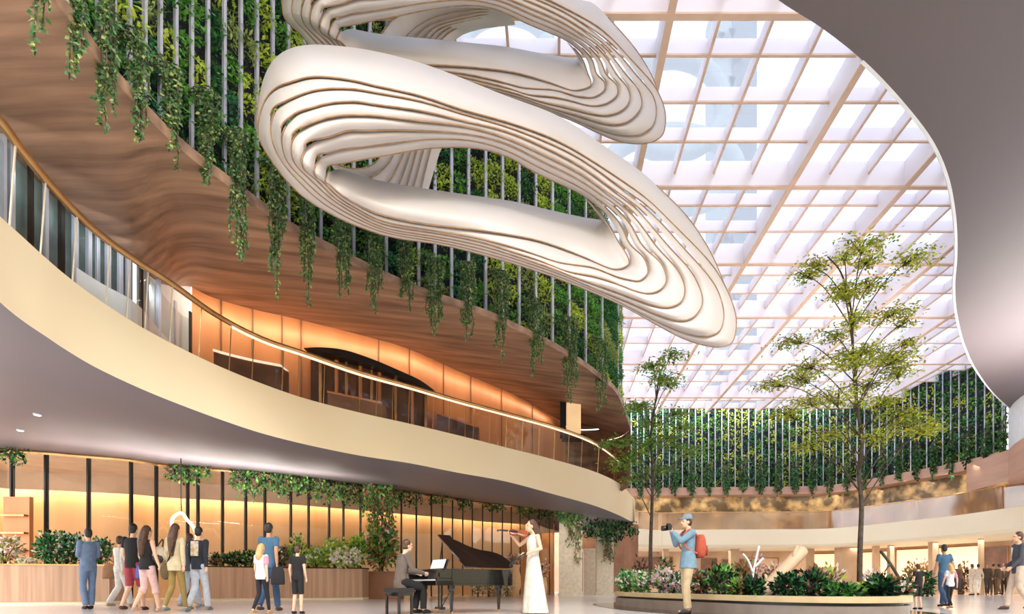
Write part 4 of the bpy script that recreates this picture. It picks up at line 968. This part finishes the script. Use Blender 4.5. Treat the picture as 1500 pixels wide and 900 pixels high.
def person(label, x, y, yaw, H=1.72, pose=None, top=None, bottom=None, shoes=(30,26,24), hair=None, skin=None, fem=False, vox=.014, group=None, sleeve='short', legs='trousers', dress=None, jacket=False, hairlen=0, headyaw=0, z=0, cap=None, parts_extra=None):
    J = {k: Vector(v) for k, v in BASE.items()}
    if fem:
        for s_ in ('shR', 'shL'): J[s_].x *= .88
        for s_ in ('elR', 'elL', 'wrR', 'wrL'): J[s_].x *= .9
    for k, v in (pose or {}).items(): J[k] = Vector(v)
    sc_ = H/1.72; skin = skin or SK
    t = thing('person', label, 'person', (x, y, z), group, rz=yaw); t.scale = (sc_*GW, sc_*.95, sc_)
    def put(name, me, par=None):
        o = bpy.data.objects.new(name, me); COL.objects.link(o); o.parent = par or t; return o
    f = .9 if fem else 1.0
    hd = J['head']; hr = Matrix.Rotation(headyaw, 3, 'Z'); hv = lambda a, b, c: hd + hr @ Vector((a, b, c))
    lat = (J['shR']-J['shL']).normalized(); fw = Vector((0, 0, 1)).cross(lat); fw.normalize()
    def torso(b, g=0, z0=None, z1=None, low=0):
        P, Wt, Ch, Nk = J['pelvis'], J['waist'], J['chest'], J['neck']
        sh = (J['shR']+J['shL'])/2; hw = (J['shR']-J['shL']).length/2
        st = [(P+Vector((0, 0, -.08-low)), .155*f+g+low*.12, .105+g), (P, (.165 if fem else .158)+g, .112+g), (Wt, (.125 if fem else .142)+g, .095+g), (Ch, (.145 if fem else .162)+g, .112+g), (lerp(Ch, sh, .7), hw*.95+g, .10+g), (sh+Vector((0, 0, .015)), hw*.85+g, .072+g), (sh+Vector((0, 0, .045)), .07+g, .055+g)]
        b.rings([(c, lat*rx, fw*ry) for c, rx, ry in st])
    def arm(b, s_, g=0, upto=2):
        a, e, w = J['sh'+s_], J['el'+s_], J['wr'+s_]; q = f
        if upto >= 1: b.tube([a+Vector((0, 0, -.005)), lerp(a, e, .35), lerp(a, e, .55 if upto == 1 else 1)], [.056*q+g, .05*q+g, (.05 if upto == 1 else .039)*q+g], 10); b.ell(a, (.058*q+g,)*3)
        if upto >= 2: b.tube([e, lerp(e, w, .35), w], [.039*q+g, .038*q+g, .026*q+g], 10); b.ell(e, (.039*q+g,)*3)
    def leg(b, s_, g=0, upto=2.0, fl=0):
        h, k_, a = J['hip'+s_], J['kn'+s_], J['an'+s_]
        pts = [h, lerp(h, k_, .4), k_, lerp(k_, a, .3), a]; rr = [.088*f+g, .078*f+g, .054+g+fl*.2, .052+g+fl*.6, .034+g+fl]
        if upto < 2: 
            n_ = {1.0: 3, 1.5: 4, .9: 3}[upto]; pts, rr = pts[:n_], rr[:n_]; rr[-1] += .012
            if upto == .9: pts[-1] = lerp(h, k_, .85)
        b.tube(pts, rr, 12); b.ell(pts[0], (rr[0],)*3); 
        if len(pts) > 3: b.ell(k_, (rr[2],)*3)
    # body, one skin
    b = MB(); torso(b)
    b.tube([J['neck']+Vector((0, 0, -.05)), J['neck']+Vector((0, .005, .04)), hd+hr@Vector((0, -.015, -.06))], [.062*f, .05*f, .048*f], 10)
    b.ell(hv(0, -.008, .025), (.074, .092, .098)); b.ell(hv(0, .02, -.045), (.054, .066, .066)); b.ell(hv(0, .058, -.078), (.026, .024, .024))
    b.tube([hv(0, .082, .02), hv(0, .105, -.022)], [.010, .015], 7); b.ell(hv(.075, -.01, -.01), (.011, .02, .03)); b.ell(hv(-.075, -.01, -.01), (.011, .02, .03))
    b.ell(hv(0, .078, .035), (.05, .02, .014))
    for s_ in 'RL':
        arm(b, s_); leg(b, s_); d = 1 if s_ == 'R' else -1; hand(b, J['wr'+s_], J['el'+s_], d, .7, f)
        a = J['an'+s_]; toe = (fw*.17); b.tube([a+Vector((0, 0, -.02)) - fw*.03, a+fw*.06+Vector((0, 0, -.045)), a+toe+Vector((0, 0, -.055))], [.036, .034, .024], 8)
    body = put('body', remesh(b, vox*.75, 1, [skin]))
    for s_ in (-1, 1):
        q = MB(); q.ell(hv(.03*s_, .076, .014), (.012, .009, .008), nu=8, nv=6); me = q.mesh('eye'); me.materials.append(EYE); put('eye', me, body)
    q = MB(); q.ell(hv(0, .087, -.052), (.024, .008, .008), nu=8, nv=6); me = q.mesh('mouth'); me.materials.append(LIP); put('mouth', me, body)
    if top:
        b = MB(); torso(b, .016, low=.06 if jacket else .02)
        for s_ in 'RL':
            if sleeve == 'long': arm(b, s_, .014)
            elif sleeve == 'short': arm(b, s_, .014, 1)
        put('jacket' if jacket else 'shirt', remesh(b, vox, 2, [top]))
        if jacket:
            b = MB(); c = J['chest']+fw*.125; b.add([c+Vector((0, 0, .1))+lat*.05, c+Vector((0, 0, .1))-lat*.05, c+Vector((0, 0, -.14))+fw*.01], [(0, 1, 2)]); me = b.mesh('shirt_front'); me.materials.append(M['white']); put('shirt_front', me)
    if bottom:
        b = MB(); P = J['pelvis']; b.rings([(P+Vector((0, 0, -.1)), lat*.16*f, fw*.115), (P, lat*.17*f, fw*.125), (P+Vector((0, 0, .07)), lat*.155*f, fw*.115)])
        for s_ in 'RL': leg(b, s_, .014 if legs != 'slim' else .008, {'trousers': 2.0, 'slim': 2.0, 'shorts': 1.0, 'crop': 1.5}[legs], .016 if legs == 'trousers' else 0)
        put('shorts' if legs == 'shorts' else 'trousers', remesh(b, vox, 2, [bottom]))
    if dress:
        mt, zh, rb = dress; b = MB(); P = J['pelvis']; rows = []
        for k in range(9):
            u = k/8; z_ = lerp(P.z+.1, zh, u); r1 = lerp(.135, rb, u**.85); row = []
            for j in range(40):
                a = 2*math.pi*j/40; rip = 1+.07*u*math.sin(a*9+u*2); row.append(Vector((P.x, P.y-.05*u, z_)) + lat*math.cos(a)*r1*rip + fw*math.sin(a)*r1*.8*rip)
            rows.append(row)
        b.loft(rows, closed=True); me = b.mesh('skirt'); me.materials.append(mt); me.polygons.foreach_set('use_smooth', [True]*len(me.polygons)); put('skirt', me)
        b = MB(); torso(b, .012); put('bodice', remesh(b, vox, 2, [mt]))
    sm_ = cloth('shoe', shoes)
    for s_ in 'RL':
        a = J['an'+s_]; b = MB(); b.tube([a+Vector((0, 0, -.045))-fw*.045, a+Vector((0, 0, -.045)), a+fw*.07+Vector((0, 0, -.05)), a+fw*.17+Vector((0, 0, -.062))], [.036, .045, .042, .027], 10)
        put('shoe', remesh(b, .012, 1, [sm_]))
    if hair and not cap or (cap and hair):
        b = MB(); b.ell(hv(0, -.022, .045), (.086, .092, .092)); b.ell(hv(0, -.04, .0), (.082, .07, .08))
        if hairlen:
            bk = -.075; b.tube([hv(0, -.05, .06), hv(0, -.085, -.04), Vector((J['neck'].x, J['neck'].y, 0)) + Vector((0, 0, J['neck'].z)) - fw*.10 + Vector((0, 0, -.05)), J['neck']-fw*.13+Vector((0, 0, -hairlen))], [.07, .085, .095, .045], 12)
        put('hair', remesh(b, .013, 2, [hair]))
    if cap:
        b = MB(); b.rings([(hv(0, -.012, .05), hr@Vector((.088, 0, 0)), hr@Vector((0, .105, 0))), (hv(0, -.015, .1), hr@Vector((.085, 0, 0)), hr@Vector((0, .1, 0))), (hv(0, -.02, .15), hr@Vector((.05, 0, 0)), hr@Vector((0, .06, 0)))])
        b.box(hv(0, .12, .055), (.12, .09, .014)); put('cap', remesh(b, .011, 2, [cap]))
    t['J'] = ''; del t['J']
    def world(v): return Matrix.Translation((x, y, z)) @ Matrix.Rotation(yaw, 4, 'Z') @ Vector((v[0]*sc_*GW, v[1]*sc_*.95, v[2]*sc_))
    return t, J, world
def fpos(px, feet): d = F*CZ/(feet-HY); p = xd(px, d); return p.x, p.y
WALK = dict(knR=(.09,.12,.50), anR=(.09,.2,.10), knL=(-.09,.02,.50), anL=(-.09,-.22,.13), elR=(.23,-.1,1.14), wrR=(.24,-.08,.90), elL=(-.23,.04,1.13), wrL=(-.23,.14,.92))
STAND = dict()
TURN = R(0)   # yaw 0 faces away from the camera
def bag(name, label, c, sz, mt, strap=None, cat='bag'):
    t = thing(name, label, cat, c); b = MB(); w, dp, h = sz; c = Vector(c)
    b.rings([(c+Vector((0, 0, -h/2)), (w*.48, 0, 0), (0, dp*.5, 0)), (c+Vector((0, 0, -h*.4)), (w*.52, 0, 0), (0, dp*.6, 0)), (c+Vector((0, 0, h*.2)), (w*.48, 0, 0), (0, dp*.5, 0)), (c+Vector((0, 0, h/2)), (w*.36, 0, 0), (0, dp*.22, 0))])
    b.build('body', mt, t, smooth=True)
    if strap:
        b = MB(); b.tube(cr([c+Vector((-w*.25, 0, h*.45)), Vector(strap), c+Vector((w*.25, 0, h*.45))], 6), .010, 6); b.build('strap', mt, t)
    return t
C = lambda n, c: cloth(n, c)
# 1 man in blue suit
x, y = fpos(129, 893); person('man in a slate-blue suit standing at the left counter, seen from behind', x, y, R(62), 1.72, dict(wrR=(.1,.16,1.12), wrL=(-.1,.16,1.12), elR=(.21,.0,1.15), elL=(-.21,0,1.15), anR=(.06,-.02,.09), anL=(-.05,-.02,.09)), C('slate_suit', (112,134,168)), C('slate_trousers', (112,134,168)), (40,36,40), HB, sleeve='long', jacket=True)
# 2, 3 couple, 3b
x, y = fpos(195, 896); t, J, w = person('man in black T-shirt and red shorts walking away beside the long-haired woman', x, y, R(8), 1.72, WALK, C('black_tee', (30,30,34)), C('red_shorts', (170,70,84)), (90,60,50), HB, legs='shorts')
bag('drawstring_bag', 'small blue bag between the couple walking away', w((.22,-.1,.78)), (.16,.09,.26), C('blue_bag', (86,98,176)), strap=w((.24,-.09,.95)))
x, y = fpos(215, 898); person('woman with long dark hair, black top and pale pink striped trousers', x, y, R(-6), 1.62, dict(WALK, wrR=(.33,.0,.92), elR=(.27,-.04,1.13)), C('black_top', (28,28,30)), C('pink_trousers', (226,188,184)), (200,160,140), HBR, fem=True, sleeve='none', legs='crop', hairlen=.34)
x, y = fpos(176, 891); t, J, w = person('person in white walking ahead of the man in black T-shirt', x, y, R(-15), 1.62, WALK, C('white_top', (232,226,218)), C('white_trousers', (236,232,226)), (180,150,130), HBR, fem=True, sleeve='long')
bag('shoulder_bag', 'brown rounded shoulder bag carried left of the man in black T-shirt', w((-.3,-.05,.88)), (.34,.16,.34), C('brown_leather', (150,106,74)), strap=w((-.24,-.05,1.35)))
# 4
x, y = fpos(257, 898); t, J, w = person('woman with long dark hair in a beige coat and olive leggings', x, y, R(5), 1.66, WALK, C('beige_coat', (206,190,156)), C('olive_leggings', (150,126,70)), (120,128,128), HBR, fem=True, sleeve='long', legs='slim', hairlen=.36, dress=None, jacket=True)
b = MB(); 
o_ = thing('sling_bag', 'dark sling bag at the hip of the woman in beige coat', 'bag', w((-.2,-.02,.82))); b.ell(w((-.2,-.02,.8)), (.1,.07,.16)); b.build('body', C('khaki_bag', (92,76,48)), o_, smooth=True)
b = MB(); b.tube(cr([w((-.2,-.02,.9)), w((0,-.16,1.12)), w((.1,-.15,1.35))], 5), .014, 6); b.build('strap', C('bag_strap', (40,34,30)), o_)
b = MB(); t2 = thing('shoulder_bag', 'pale rounded handbag left of the woman in beige coat', 'bag', w((-.42,.1,1.1))); b.ell(w((-.42,.1,1.12)), (.15,.1,.17)); b.build('body', C('pale_bag', (190,176,156)), t2, smooth=True); b = MB(); b.ell(w((-.42,.06,1.06)), (.11,.08,.10)); b.build('pocket', C('dark_bag', (62,58,50)), t2, smooth=True)
b = MB(); b.tube(cr([w((-.5,.1,1.25)), w((-.3,.02,1.42)), w((-.36,.1,1.25))], 5), .012, 6); b.build('strap', C('bag_strap2', (62,58,50)), t2)
# 5 (two)
x, y = fpos(278, 891); person('person with dark hair walking just behind the black printed jacket', x, y, R(-8), 1.68, WALK, C('grey_top', (70,72,82)), C('pale_jeans', (176,184,198)), (150,150,150), HBR, sleeve='long', fem=True)
x, y = fpos(291, 896); t, J, w = person('person in black jacket with printed panel on the back and light jeans', x, y, R(3), 1.66, WALK, C('black_jacket', (38,42,54)), C('light_jeans', (188,194,204)), (120,120,120), HB, sleeve='long')
b = MB(); c = Vector((0, -.142, 1.27)); b.box(c, (.18, .012, .30)); me = b.mesh('back_print'); me.materials.append(mat('print_panel', (214,206,196), (196,160,90), scale=14, lo=.45, hi=.6)); o_ = bpy.data.objects.new('back_print', me); COL.objects.link(o_); o_.parent = t
# 6,7,8 family left
def family(lab, man, girl, boy, mH, gH, bH, bagl):
    x, y = man; t, J, w = person(lab[0], x, y, R(0), mH, WALK, C('blue_shirt', (70,108,140)), C('blue_jeans', (58,88,124)), (80,56,40), HB, skin=SKD)
    bag('tote_bag', bagl, w((.27,-.1,.70)), (.26,.12,.34), C('black_bag', (36,34,38)), strap=w((.25,-.08,.93)))
    x, y = girl; t, J, w = person(lab[1], x, y, R(-4), gH, WALK, C('white_tee', (226,226,232)), C('black_leggings', (34,32,40)), (190,140,90), HBL, fem=True, sleeve='short', legs='slim', hairlen=.12)
    b = MB(); 
    for s_ in (1,): b.tube([J['shR'], lerp(J['shR'], J['elR'], .75)], [.076, .066], 10)
    me = remesh(b, .012, 1, [C('pink_sleeve', (232,150,172))]); o_ = bpy.data.objects.new('sleeve', me); COL.objects.link(o_); o_.parent = t
    x, y = boy; person(lab[2], x, y, R(0), bH, dict(anR=(.12,-.02,.09), anL=(-.12,-.02,.09)), C('boy_tee', (28,28,32)), C('boy_shorts', (30,30,34)), (30,30,30), HBR, legs='shorts')
family(['tall man in blue shirt and jeans walking away behind the blonde girl, left group','blonde girl in white and pink top walking beside the man in blue, left group','boy in black T-shirt and shorts standing before the timber planter'],
       fpos(394, 897), fpos(383, 900.5), fpos(436, 900), 1.70, 1.24, 1.22, 'black tote bag held by the man in blue at the left')
family(['man in blue shirt and jeans walking away, at the right end of the planter','blonde girl in white and pink top at the right end of the planter','boy in black standing at the right tip of the island planter'],
       (xd(1383, 12.2).x, 12.2), (xd(1392, 11.4).x, 11.4), (xd(1345, 11.2).x, 11.2), 1.45, .98, .96, 'black tote bag held by the man in blue at the right')
# 15 man at right edge
x, y = xd(1492, 10.8).x, 10.8; person('man in charcoal jacket and beige trousers at the right edge, facing left', x, y, R(75), 1.60, dict(WALK, wrL=(-.16,.2,.95), wrR=(.16,.2,.95)), C('charcoal_jacket', (78,80,90)), C('beige_trousers', (206,186,170)), (70,54,48), HBR, sleeve='long', jacket=True)
# far visitors
for k, (px, d, H, tc_, bc, lab) in enumerate([(1424,27.5,1.62,(236,220,200),(240,230,214),'woman in white top walking beside the dark-haired one in a white skirt'),(1433,27,1.6,(226,206,186),(244,236,220),'dark-haired woman in a cream dress beside the woman in white top'),
    (1406,29.5,1.7,(120,90,70),(90,66,50),'distant visitor in brown left of the couple in white'),(1446,28,1.68,(74,60,52),(60,50,46),'leftmost distant visitor of the crowd before the dark window'),(1455,28.6,1.72,(150,116,90),(96,72,56),'distant visitor in tan inside the crowd before the dark window'),
    (1463,28,1.66,(90,74,64),(120,92,72),'distant visitor in grey-brown in the middle of the crowd'),(1471,28.4,1.7,(222,196,166),(60,48,42),'distant visitor in cream top near the right of the crowd'),(1479,28.2,1.64,(110,80,60),(150,120,96),'rightmost distant visitor of the crowd before the dark window')]):
    person(lab, xd(px, d).x, d, R(random.uniform(-40, 200)), H, WALK if k % 2 else None, C('far_top', tc_), C('far_trousers', bc), (70,50,40), HB if k % 2 else HBR, sleeve='long', fem=k < 2, vox=.03, skin=SKD)
# 11 photographer, profile facing left
x, y = xd(1008, 9.45).x, 9.45
ph, J, w = person('photographer in grey-blue cap, denim shirt and khaki trousers, rust backpack', x, y, R(100), 1.76,
   dict(elR=(.20,.17,1.22), wrR=(.07,.30,1.45), elL=(-.18,.20,1.26), wrL=(-.05,.33,1.43), anR=(.08,-.04,.09), anL=(-.08,.05,.09), knR=(.09,.03,.5), knL=(-.09,.07,.5), head=(0,.03,1.60)),
   C('denim_shirt', (116,148,168)), C('khaki_trousers', (196,174,138)), (60,56,54), HBR, sleeve='long', cap=C('grey_blue_cap', (126,144,158)), vox=.012, jacket=False)
b = MB(); P = J['pelvis']; b.rings([(P+Vector((0,0,-.16)), (.2,0,0), (0,.16,0)), (P+Vector((0,0,0)), (.185,0,0), (0,.145,0)), (P+Vector((0,0,.14)), (.165,0,0), (0,.125,0))]); me = remesh(b, .015, 1, [C('denim_hem', (120,152,172))]); o_ = bpy.data.objects.new('shirt_hem', me); COL.objects.link(o_); o_.parent = ph
cm = thing('camera', 'black compact camera held up by the photographer', 'camera', w((0,.40,1.50)))
Rm = Matrix.Rotation(R(100), 3, 'Z')
b = MB(); b.box(w((0,.38,1.50)), (.14,.07,.09), rot=Rm); b.box(w((0,.38,1.555)), (.05,.06,.03), rot=Rm); b.build('body', M['black'], cm)
b = MB(); b.tube([w((0,.40,1.49)), w((0,.51,1.48))], [.042,.045], 14); b.build('lens', M['lacquer'], cm, smooth=True)
bp = thing('backpack', 'rust-red backpack worn by the photographer', 'backpack', w((0,-.22,1.2)))
b = MB(); rr = []
for z_, a_, c_ in ((.98,.12,.06),(1.02,.15,.10),(1.15,.155,.115),(1.3,.14,.10),(1.38,.11,.07)): rr.append((w((0,-.22,z_)), Rm@Vector((a_,0,0)), Rm@Vector((0,c_,0))))
b.rings(rr); b.build('body', C('rust_canvas', (186,84,60)), bp, smooth=True)
b = MB(); b.rings([(w((0,-.325,1.02)), Rm@Vector((.09,0,0)), Rm@Vector((0,.03,0))), (w((0,-.335,1.1)), Rm@Vector((.1,0,0)), Rm@Vector((0,.04,0))), (w((0,-.325,1.19)), Rm@Vector((.09,0,0)), Rm@Vector((0,.025,0)))]); b.build('pocket', C('rust_pocket', (160,66,48)), bp, smooth=True)
for s_ in (-1, 1):
    b = MB(); b.tube(cr([w((.1*s_,-.14,1.36)), w((.11*s_,.0,1.47)), w((.12*s_,.13,1.34)), w((.14*s_,.09,1.15)), w((.13*s_,-.13,1.05))], 5), .017, 6); b.build('strap', C('rust_strap', (196,96,70)), bp)

# 10 violinist
WD = C('ivory_dress', (222,218,206)); vx, vy = xd(781, 9.6).x, 9.6
vl, J, w = person('violinist in a long ivory dress playing beside the piano', vx, vy, R(128), 1.70,
   dict(elR=(.27,.16,1.26), wrR=(.20,.40,1.44), elL=(-.29,.0,1.18), wrL=(-.12,.24,1.08), head=(.03,.03,1.60)), None, None, (220,200,180), HBR, fem=True, sleeve='none', hairlen=.16, dress=(WD, .015, .30), vox=.012, headyaw=R(-22))
b = MB(); b.tube([w((0,.1,1.1)), w((.02,.11,1.08))], .01, 5)
vi = thing('violin', 'brown violin held under the chin of the violinist', 'violin', w((.12,.26,1.46)))
A_, B_ = w((.05,.10,1.46)), w((.235,.56,1.49)); dv_ = (B_-A_).normalized(); upv = (Vector((0,-.9,.6)) - dv_*dv_.dot(Vector((0,-.9,.6)))).normalized(); sd = dv_.cross(upv)
def vring(u, wd): return (A_+dv_*u, sd*wd, upv*.024)
b = MB(); b.rings([vring(0,.03), vring(.02,.075), vring(.08,.098), vring(.14,.08), vring(.18,.058), vring(.22,.062), vring(.28,.078), vring(.33,.06), vring(.35,.025)]); b.build('body', mat('violin_varnish', (120,58,28), (150,78,40), rough=.25), vi, smooth=True)
b = MB(); b.bar(A_+dv_*.2+upv*.03, A_+dv_*.50+upv*.03, .026, .02, up=upv); b.build('neck', M['black'], vi)
b = MB(); b.tube([A_+dv_*.49+upv*.03, A_+dv_*.54+upv*.02, A_+dv_*.565+upv*-.005], [.014,.017,.013], 8); b.build('scroll', M['bark'], vi)
bo = thing('violin_bow', 'dark violin bow held low across the ivory dress', 'bow', w((-.10,.30,1.05)))
hb_ = w((-.10,.31,1.055)); b1, b2 = hb_+Vector((-.22,-.04,-.17)), hb_+Vector((.07,0,.05))
b = MB(); b.tube([b1, lerp(b1, b2, .5)+Vector((0,0,.012)), b2], [.012,.013,.016], 6); b.build('stick', M['black'], bo)
b = MB(); b.bar(lerp(b1, b2, .02)+Vector((0,0,-.03)), lerp(b1, b2, .95)+Vector((0,0,-.03)), .006, .012); b.build('hair', M['black'], bo)
b = MB(); b.box(lerp(b1, b2, .93)+Vector((0,0,-.015)), (.03,.02,.035)); b.box(b1+Vector((0,0,-.015)), (.02,.02,.035)); b.build('frog', M['black'], bo)

# ================================================================ GRAND PIANO (local: x = long axis away from the player, y = far bass side +)
PX, PY, PA, PS = -2.36, 9.5, R(41), .82
Mp = Matrix.Translation((PX, PY, 0)) @ Matrix.Rotation(PA, 4, 'Z') @ Matrix.Scale(PS, 4)
def P3(x, y, z): return Mp @ Vector((x, y, z))
pn_ = thing('grand_piano', 'black glossy grand piano with lid raised', 'piano', (PX, PY, 0))
def addp(name, b, mt, par=pn_, smooth=False):
    b.v = [tuple(Mp @ Vector(v)) for v in b.v]; return b.build(name, mt, par, smooth)
# plan outline; straight side is the near one (y = -.74)
side = [(.28,-.74),(1.75,-.74),(1.92,-.68),(1.99,-.55),(1.99,-.3),(1.9,-.06),(1.7,.06),(1.45,.12),(1.22,.28),(1.05,.5),(.85,.66),(.6,.74),(.28,.74)]
ol = cr([Vector((a, c, 0)) for a, c in side[1:-1]], 4); ol = [Vector((.28,-.74,0))]+ol+[Vector((.28,.74,0))]
b = MB(); b.loft([[Vector((p.x, p.y, .66)) for p in ol], [Vector((p.x, p.y, .98)) for p in ol]])
inn = [Vector((lerp(p.x, .9, .04), p.y*.96, 0)) for p in ol]
b.loft([[Vector((p.x, p.y, .98)) for p in ol], [Vector((p.x, p.y, .98)) for p in inn], [Vector((p.x, p.y, .86)) for p in inn]])
b.prism([(p.x, p.y) for p in ol], .62, .67); addp('case', b, M['lacquer'])
b = MB(); b.prism([(p.x, p.y) for p in inn], .85, .87); addp('soundboard', b, mat('gold_frame', (150,110,50), (180,140,72), rough=.35, metal=.6))
b = MB()
for k in range(24): b.bar((.35, -.62+k*.05, .9), (1.05+.8*(1-k/24), -.66+k*.03, .9), .006, .006)
addp('strings', b, M['brass'])
b = MB(); b.box((.12,0,.67), (.42,1.48,.10)); b.box((.27,0,.83), (.05,1.36,.26))
for s_ in (-1, 1):
    b.prism([(-.06,.68*s_),(.3,.68*s_),(.3,.74*s_),(-.06,.74*s_)] if s_ > 0 else [(-.06,-.74),(.3,-.74),(.3,-.68),(-.06,-.68)], .62, .78)
    pr = cr([(.02,0,.78),(.0,0,.86),(.06,0,.92),(.14,0,.95),(.3,0,.98)], 4); n_ = len(pr)
    b.add([(p.x, s_*.68, p.z) for p in pr]+[(p.x, s_*.74, p.z) for p in pr]+[(.3, s_*.68, .76), (.3, s_*.74, .76), (.0, s_*.68, .76), (.0, s_*.74, .76)],
          [tuple(list(range(n_))+[2*n_, 2*n_+2]), tuple(list(range(n_, 2*n_))+[2*n_+1, 2*n_+3])] + [(k, k+1, n_+k+1, n_+k) for k in range(n_-1)])
addp('keybed', b, M['lacquer'])
kb = MB()
for k in range(52): kb.box((.03, -.655+k*.0257, .735), (.15,.0235,.03))
ko = addp('keyboard', kb, M['white'])
kb = MB()
for k in range(51):
    if k % 7 in (0, 1, 3, 4, 5): kb.box((.065, -.642+k*.0257, .757), (.09,.012,.02))
kk = addp('black_keys', kb, M['black'], ko)
b = MB(); b.box((.30,0,.965), (.30,1.36,.02)); addp('music_shelf', b, M['lacquer'])
b = MB(); b.box((.40,0,1.08), (.02,.72,.24), rot=Matrix.Rotation(R(20), 3, 'Y')); b.box((.34,0,.985), (.06,.72,.02)); addp('music_stand', b, M['lacquer'])
# lid: hinged on the near straight side, raised
LA = R(32)
def lidp(p, h): 
    yy = p.y+.74; return Vector((p.x, -.74+yy*math.cos(LA)-h*math.sin(LA), .99+yy*math.sin(LA)+h*math.cos(LA)))
lo_ = [p for p in ol if p.x > .62]; lo_ = [Vector((.62,-.74,0))]+lo_+[Vector((.62,.73,0))]
b = MB(); n_ = len(lo_); b.add([lidp(p, 0) for p in lo_]+[lidp(p, .025) for p in lo_], [tuple(range(n_-1,-1,-1)), tuple(range(n_, 2*n_))]); b.add([lidp(p, 0) for p in lo_]+[lidp(p, .025) for p in lo_], [(k, (k+1)%n_, n_+(k+1)%n_, n_+k) for k in range(n_)], 1)
b2_ = b; b.v = [tuple(Mp @ Vector(v)) for v in b.v]; b.build('lid', [M['lacquer'], mat('lid_edge', (120,90,52), rough=.3)], pn_)
b = MB(); fl_ = [Vector((.62,-.74,0)), Vector((.30,-.74,0)), Vector((.30,.73,0)), Vector((.62,.73,0))]
b.add([lidp(Vector((1.24-p.x, p.y, 0)), .03) for p in fl_]+[lidp(Vector((1.24-p.x, p.y, 0)), .05) for p in fl_], [(0,1,2,3),(4,5,6,7),(0,1,5,4),(1,2,6,5),(2,3,7,6),(3,0,4,7)]); addp('front_lid_flap', b, M['lacquer'])
b = MB(); b.tube([(.75,.66,.96), tuple(lidp(Vector((.72,.62,0)), -.01))], .014, 6); addp('lid_prop', b, M['black'])
def pleg(x_, y_):
    b = MB(); b.rings([((x_,y_,z_), (r_,0,0), (0,r_,0)) for z_, r_ in ((.66,.085),(.55,.08),(.5,.055),(.3,.045),(.1,.032),(.07,.035))]); b.bar((x_,y_,.07),(x_,y_,.03),.03,.03); lg_ = addp('leg', b, M['lacquer'], smooth=False)
    b = MB(); b.tube([(x_-.012,y_,.035),(x_+.012,y_,.035)], .035, 12); addp('caster', b, M['brass'], lg_)
pleg(.35,-.62); pleg(.35,.62); pleg(1.72,-.42)
b = MB()
for s_ in (-.06,.06): b.bar((.42,s_,.64),(.42,s_,.12),.03,.03)
b.box((.42,0,.11),(.12,.26,.06)); b.bar((.46,0,.12),(.75,0,.62),.015,.015); addp('pedal_lyre', b, M['black'])
for s_ in (-.07,0,.07):
    b = MB(); b.box((.33,s_,.09),(.12,.03,.012)); addp('pedal', b, M['brass'])
for s_, lab in ((-1,'left page sheet of music on the piano stand'),(1,'right page sheet of music on the piano stand')):
    b = MB(); b.add([(.375,.0+(.0 if s_>0 else 0),.995),(.375,-.30*s_,.995),(.447,-.30*s_,1.20),(.447,0,1.20),(.381,0,.995),(.381,-.30*s_,.995),(.453,-.30*s_,1.20),(.453,0,1.20)],[(0,1,2,3),(4,5,6,7),(0,1,5,4),(1,2,6,5),(2,3,7,6),(3,0,4,7)])
    b.v = [tuple(Mp @ Vector((v[0]-.045, v[1], v[2]))) for v in b.v]; tag(b.build('sheet_music', M['white']), lab, 'sheet music')
# bench
bn = thing('piano_bench', 'black padded piano bench with four straight legs', 'bench', tuple(P3(-.5,0,0)))
def addb(name, b, mt, smooth=False): b.v = [tuple(Mp @ Vector(v)) for v in b.v]; return b.build(name, mt, bn, smooth)
BX = -.55
b = MB(); b.rings([((BX,0,z_), (0,0,0), (0,0,0)) for z_ in ()]) if False else None
b = MB(); b.box((BX,0,.50),(.36,.72,.05)); b.box((BX,0,.545),(.34,.70,.045)); addb('seat', b, M['black'])
b = MB(); b.box((BX,0,.44),(.32,.66,.08)); addb('frame', b, M['lacquer'])
for a_ in (-1,1):
    for c_ in (-1,1):
        b = MB(); b.bar((BX+a_*.14,c_*.3,.42),(BX+a_*.14,c_*.3,0),.045,.045); addb('leg', b, M['lacquer'])
# pianist, seated, facing the keys
pp = P3(BX+.02, -.02, 0)
person('pianist in grey-brown jacket and black trousers seated at the grand piano', pp.x, pp.y, PA-R(90), 1.60,
   dict(pelvis=(0,0,.62), waist=(0,.01,.75), chest=(0,.06,.97), neck=(0,.10,1.15), head=(0,.15,1.29), shR=(.18,.08,1.09), shL=(-.18,.08,1.09), elR=(.25,.16,.83), elL=(-.25,.16,.83), wrR=(.20,.42,.78), wrL=(-.20,.42,.78),
        hipR=(.09,.02,.60), hipL=(-.09,.02,.60), knR=(.13,.44,.51), knL=(-.13,.44,.51), anR=(.12,.44,.10), anL=(-.12,.36,.10)),
   C('grey_brown_jacket', (104,92,84)), C('black_trousers', (26,24,26)), (20,18,18), HBR, sleeve='long', jacket=True, vox=.012)
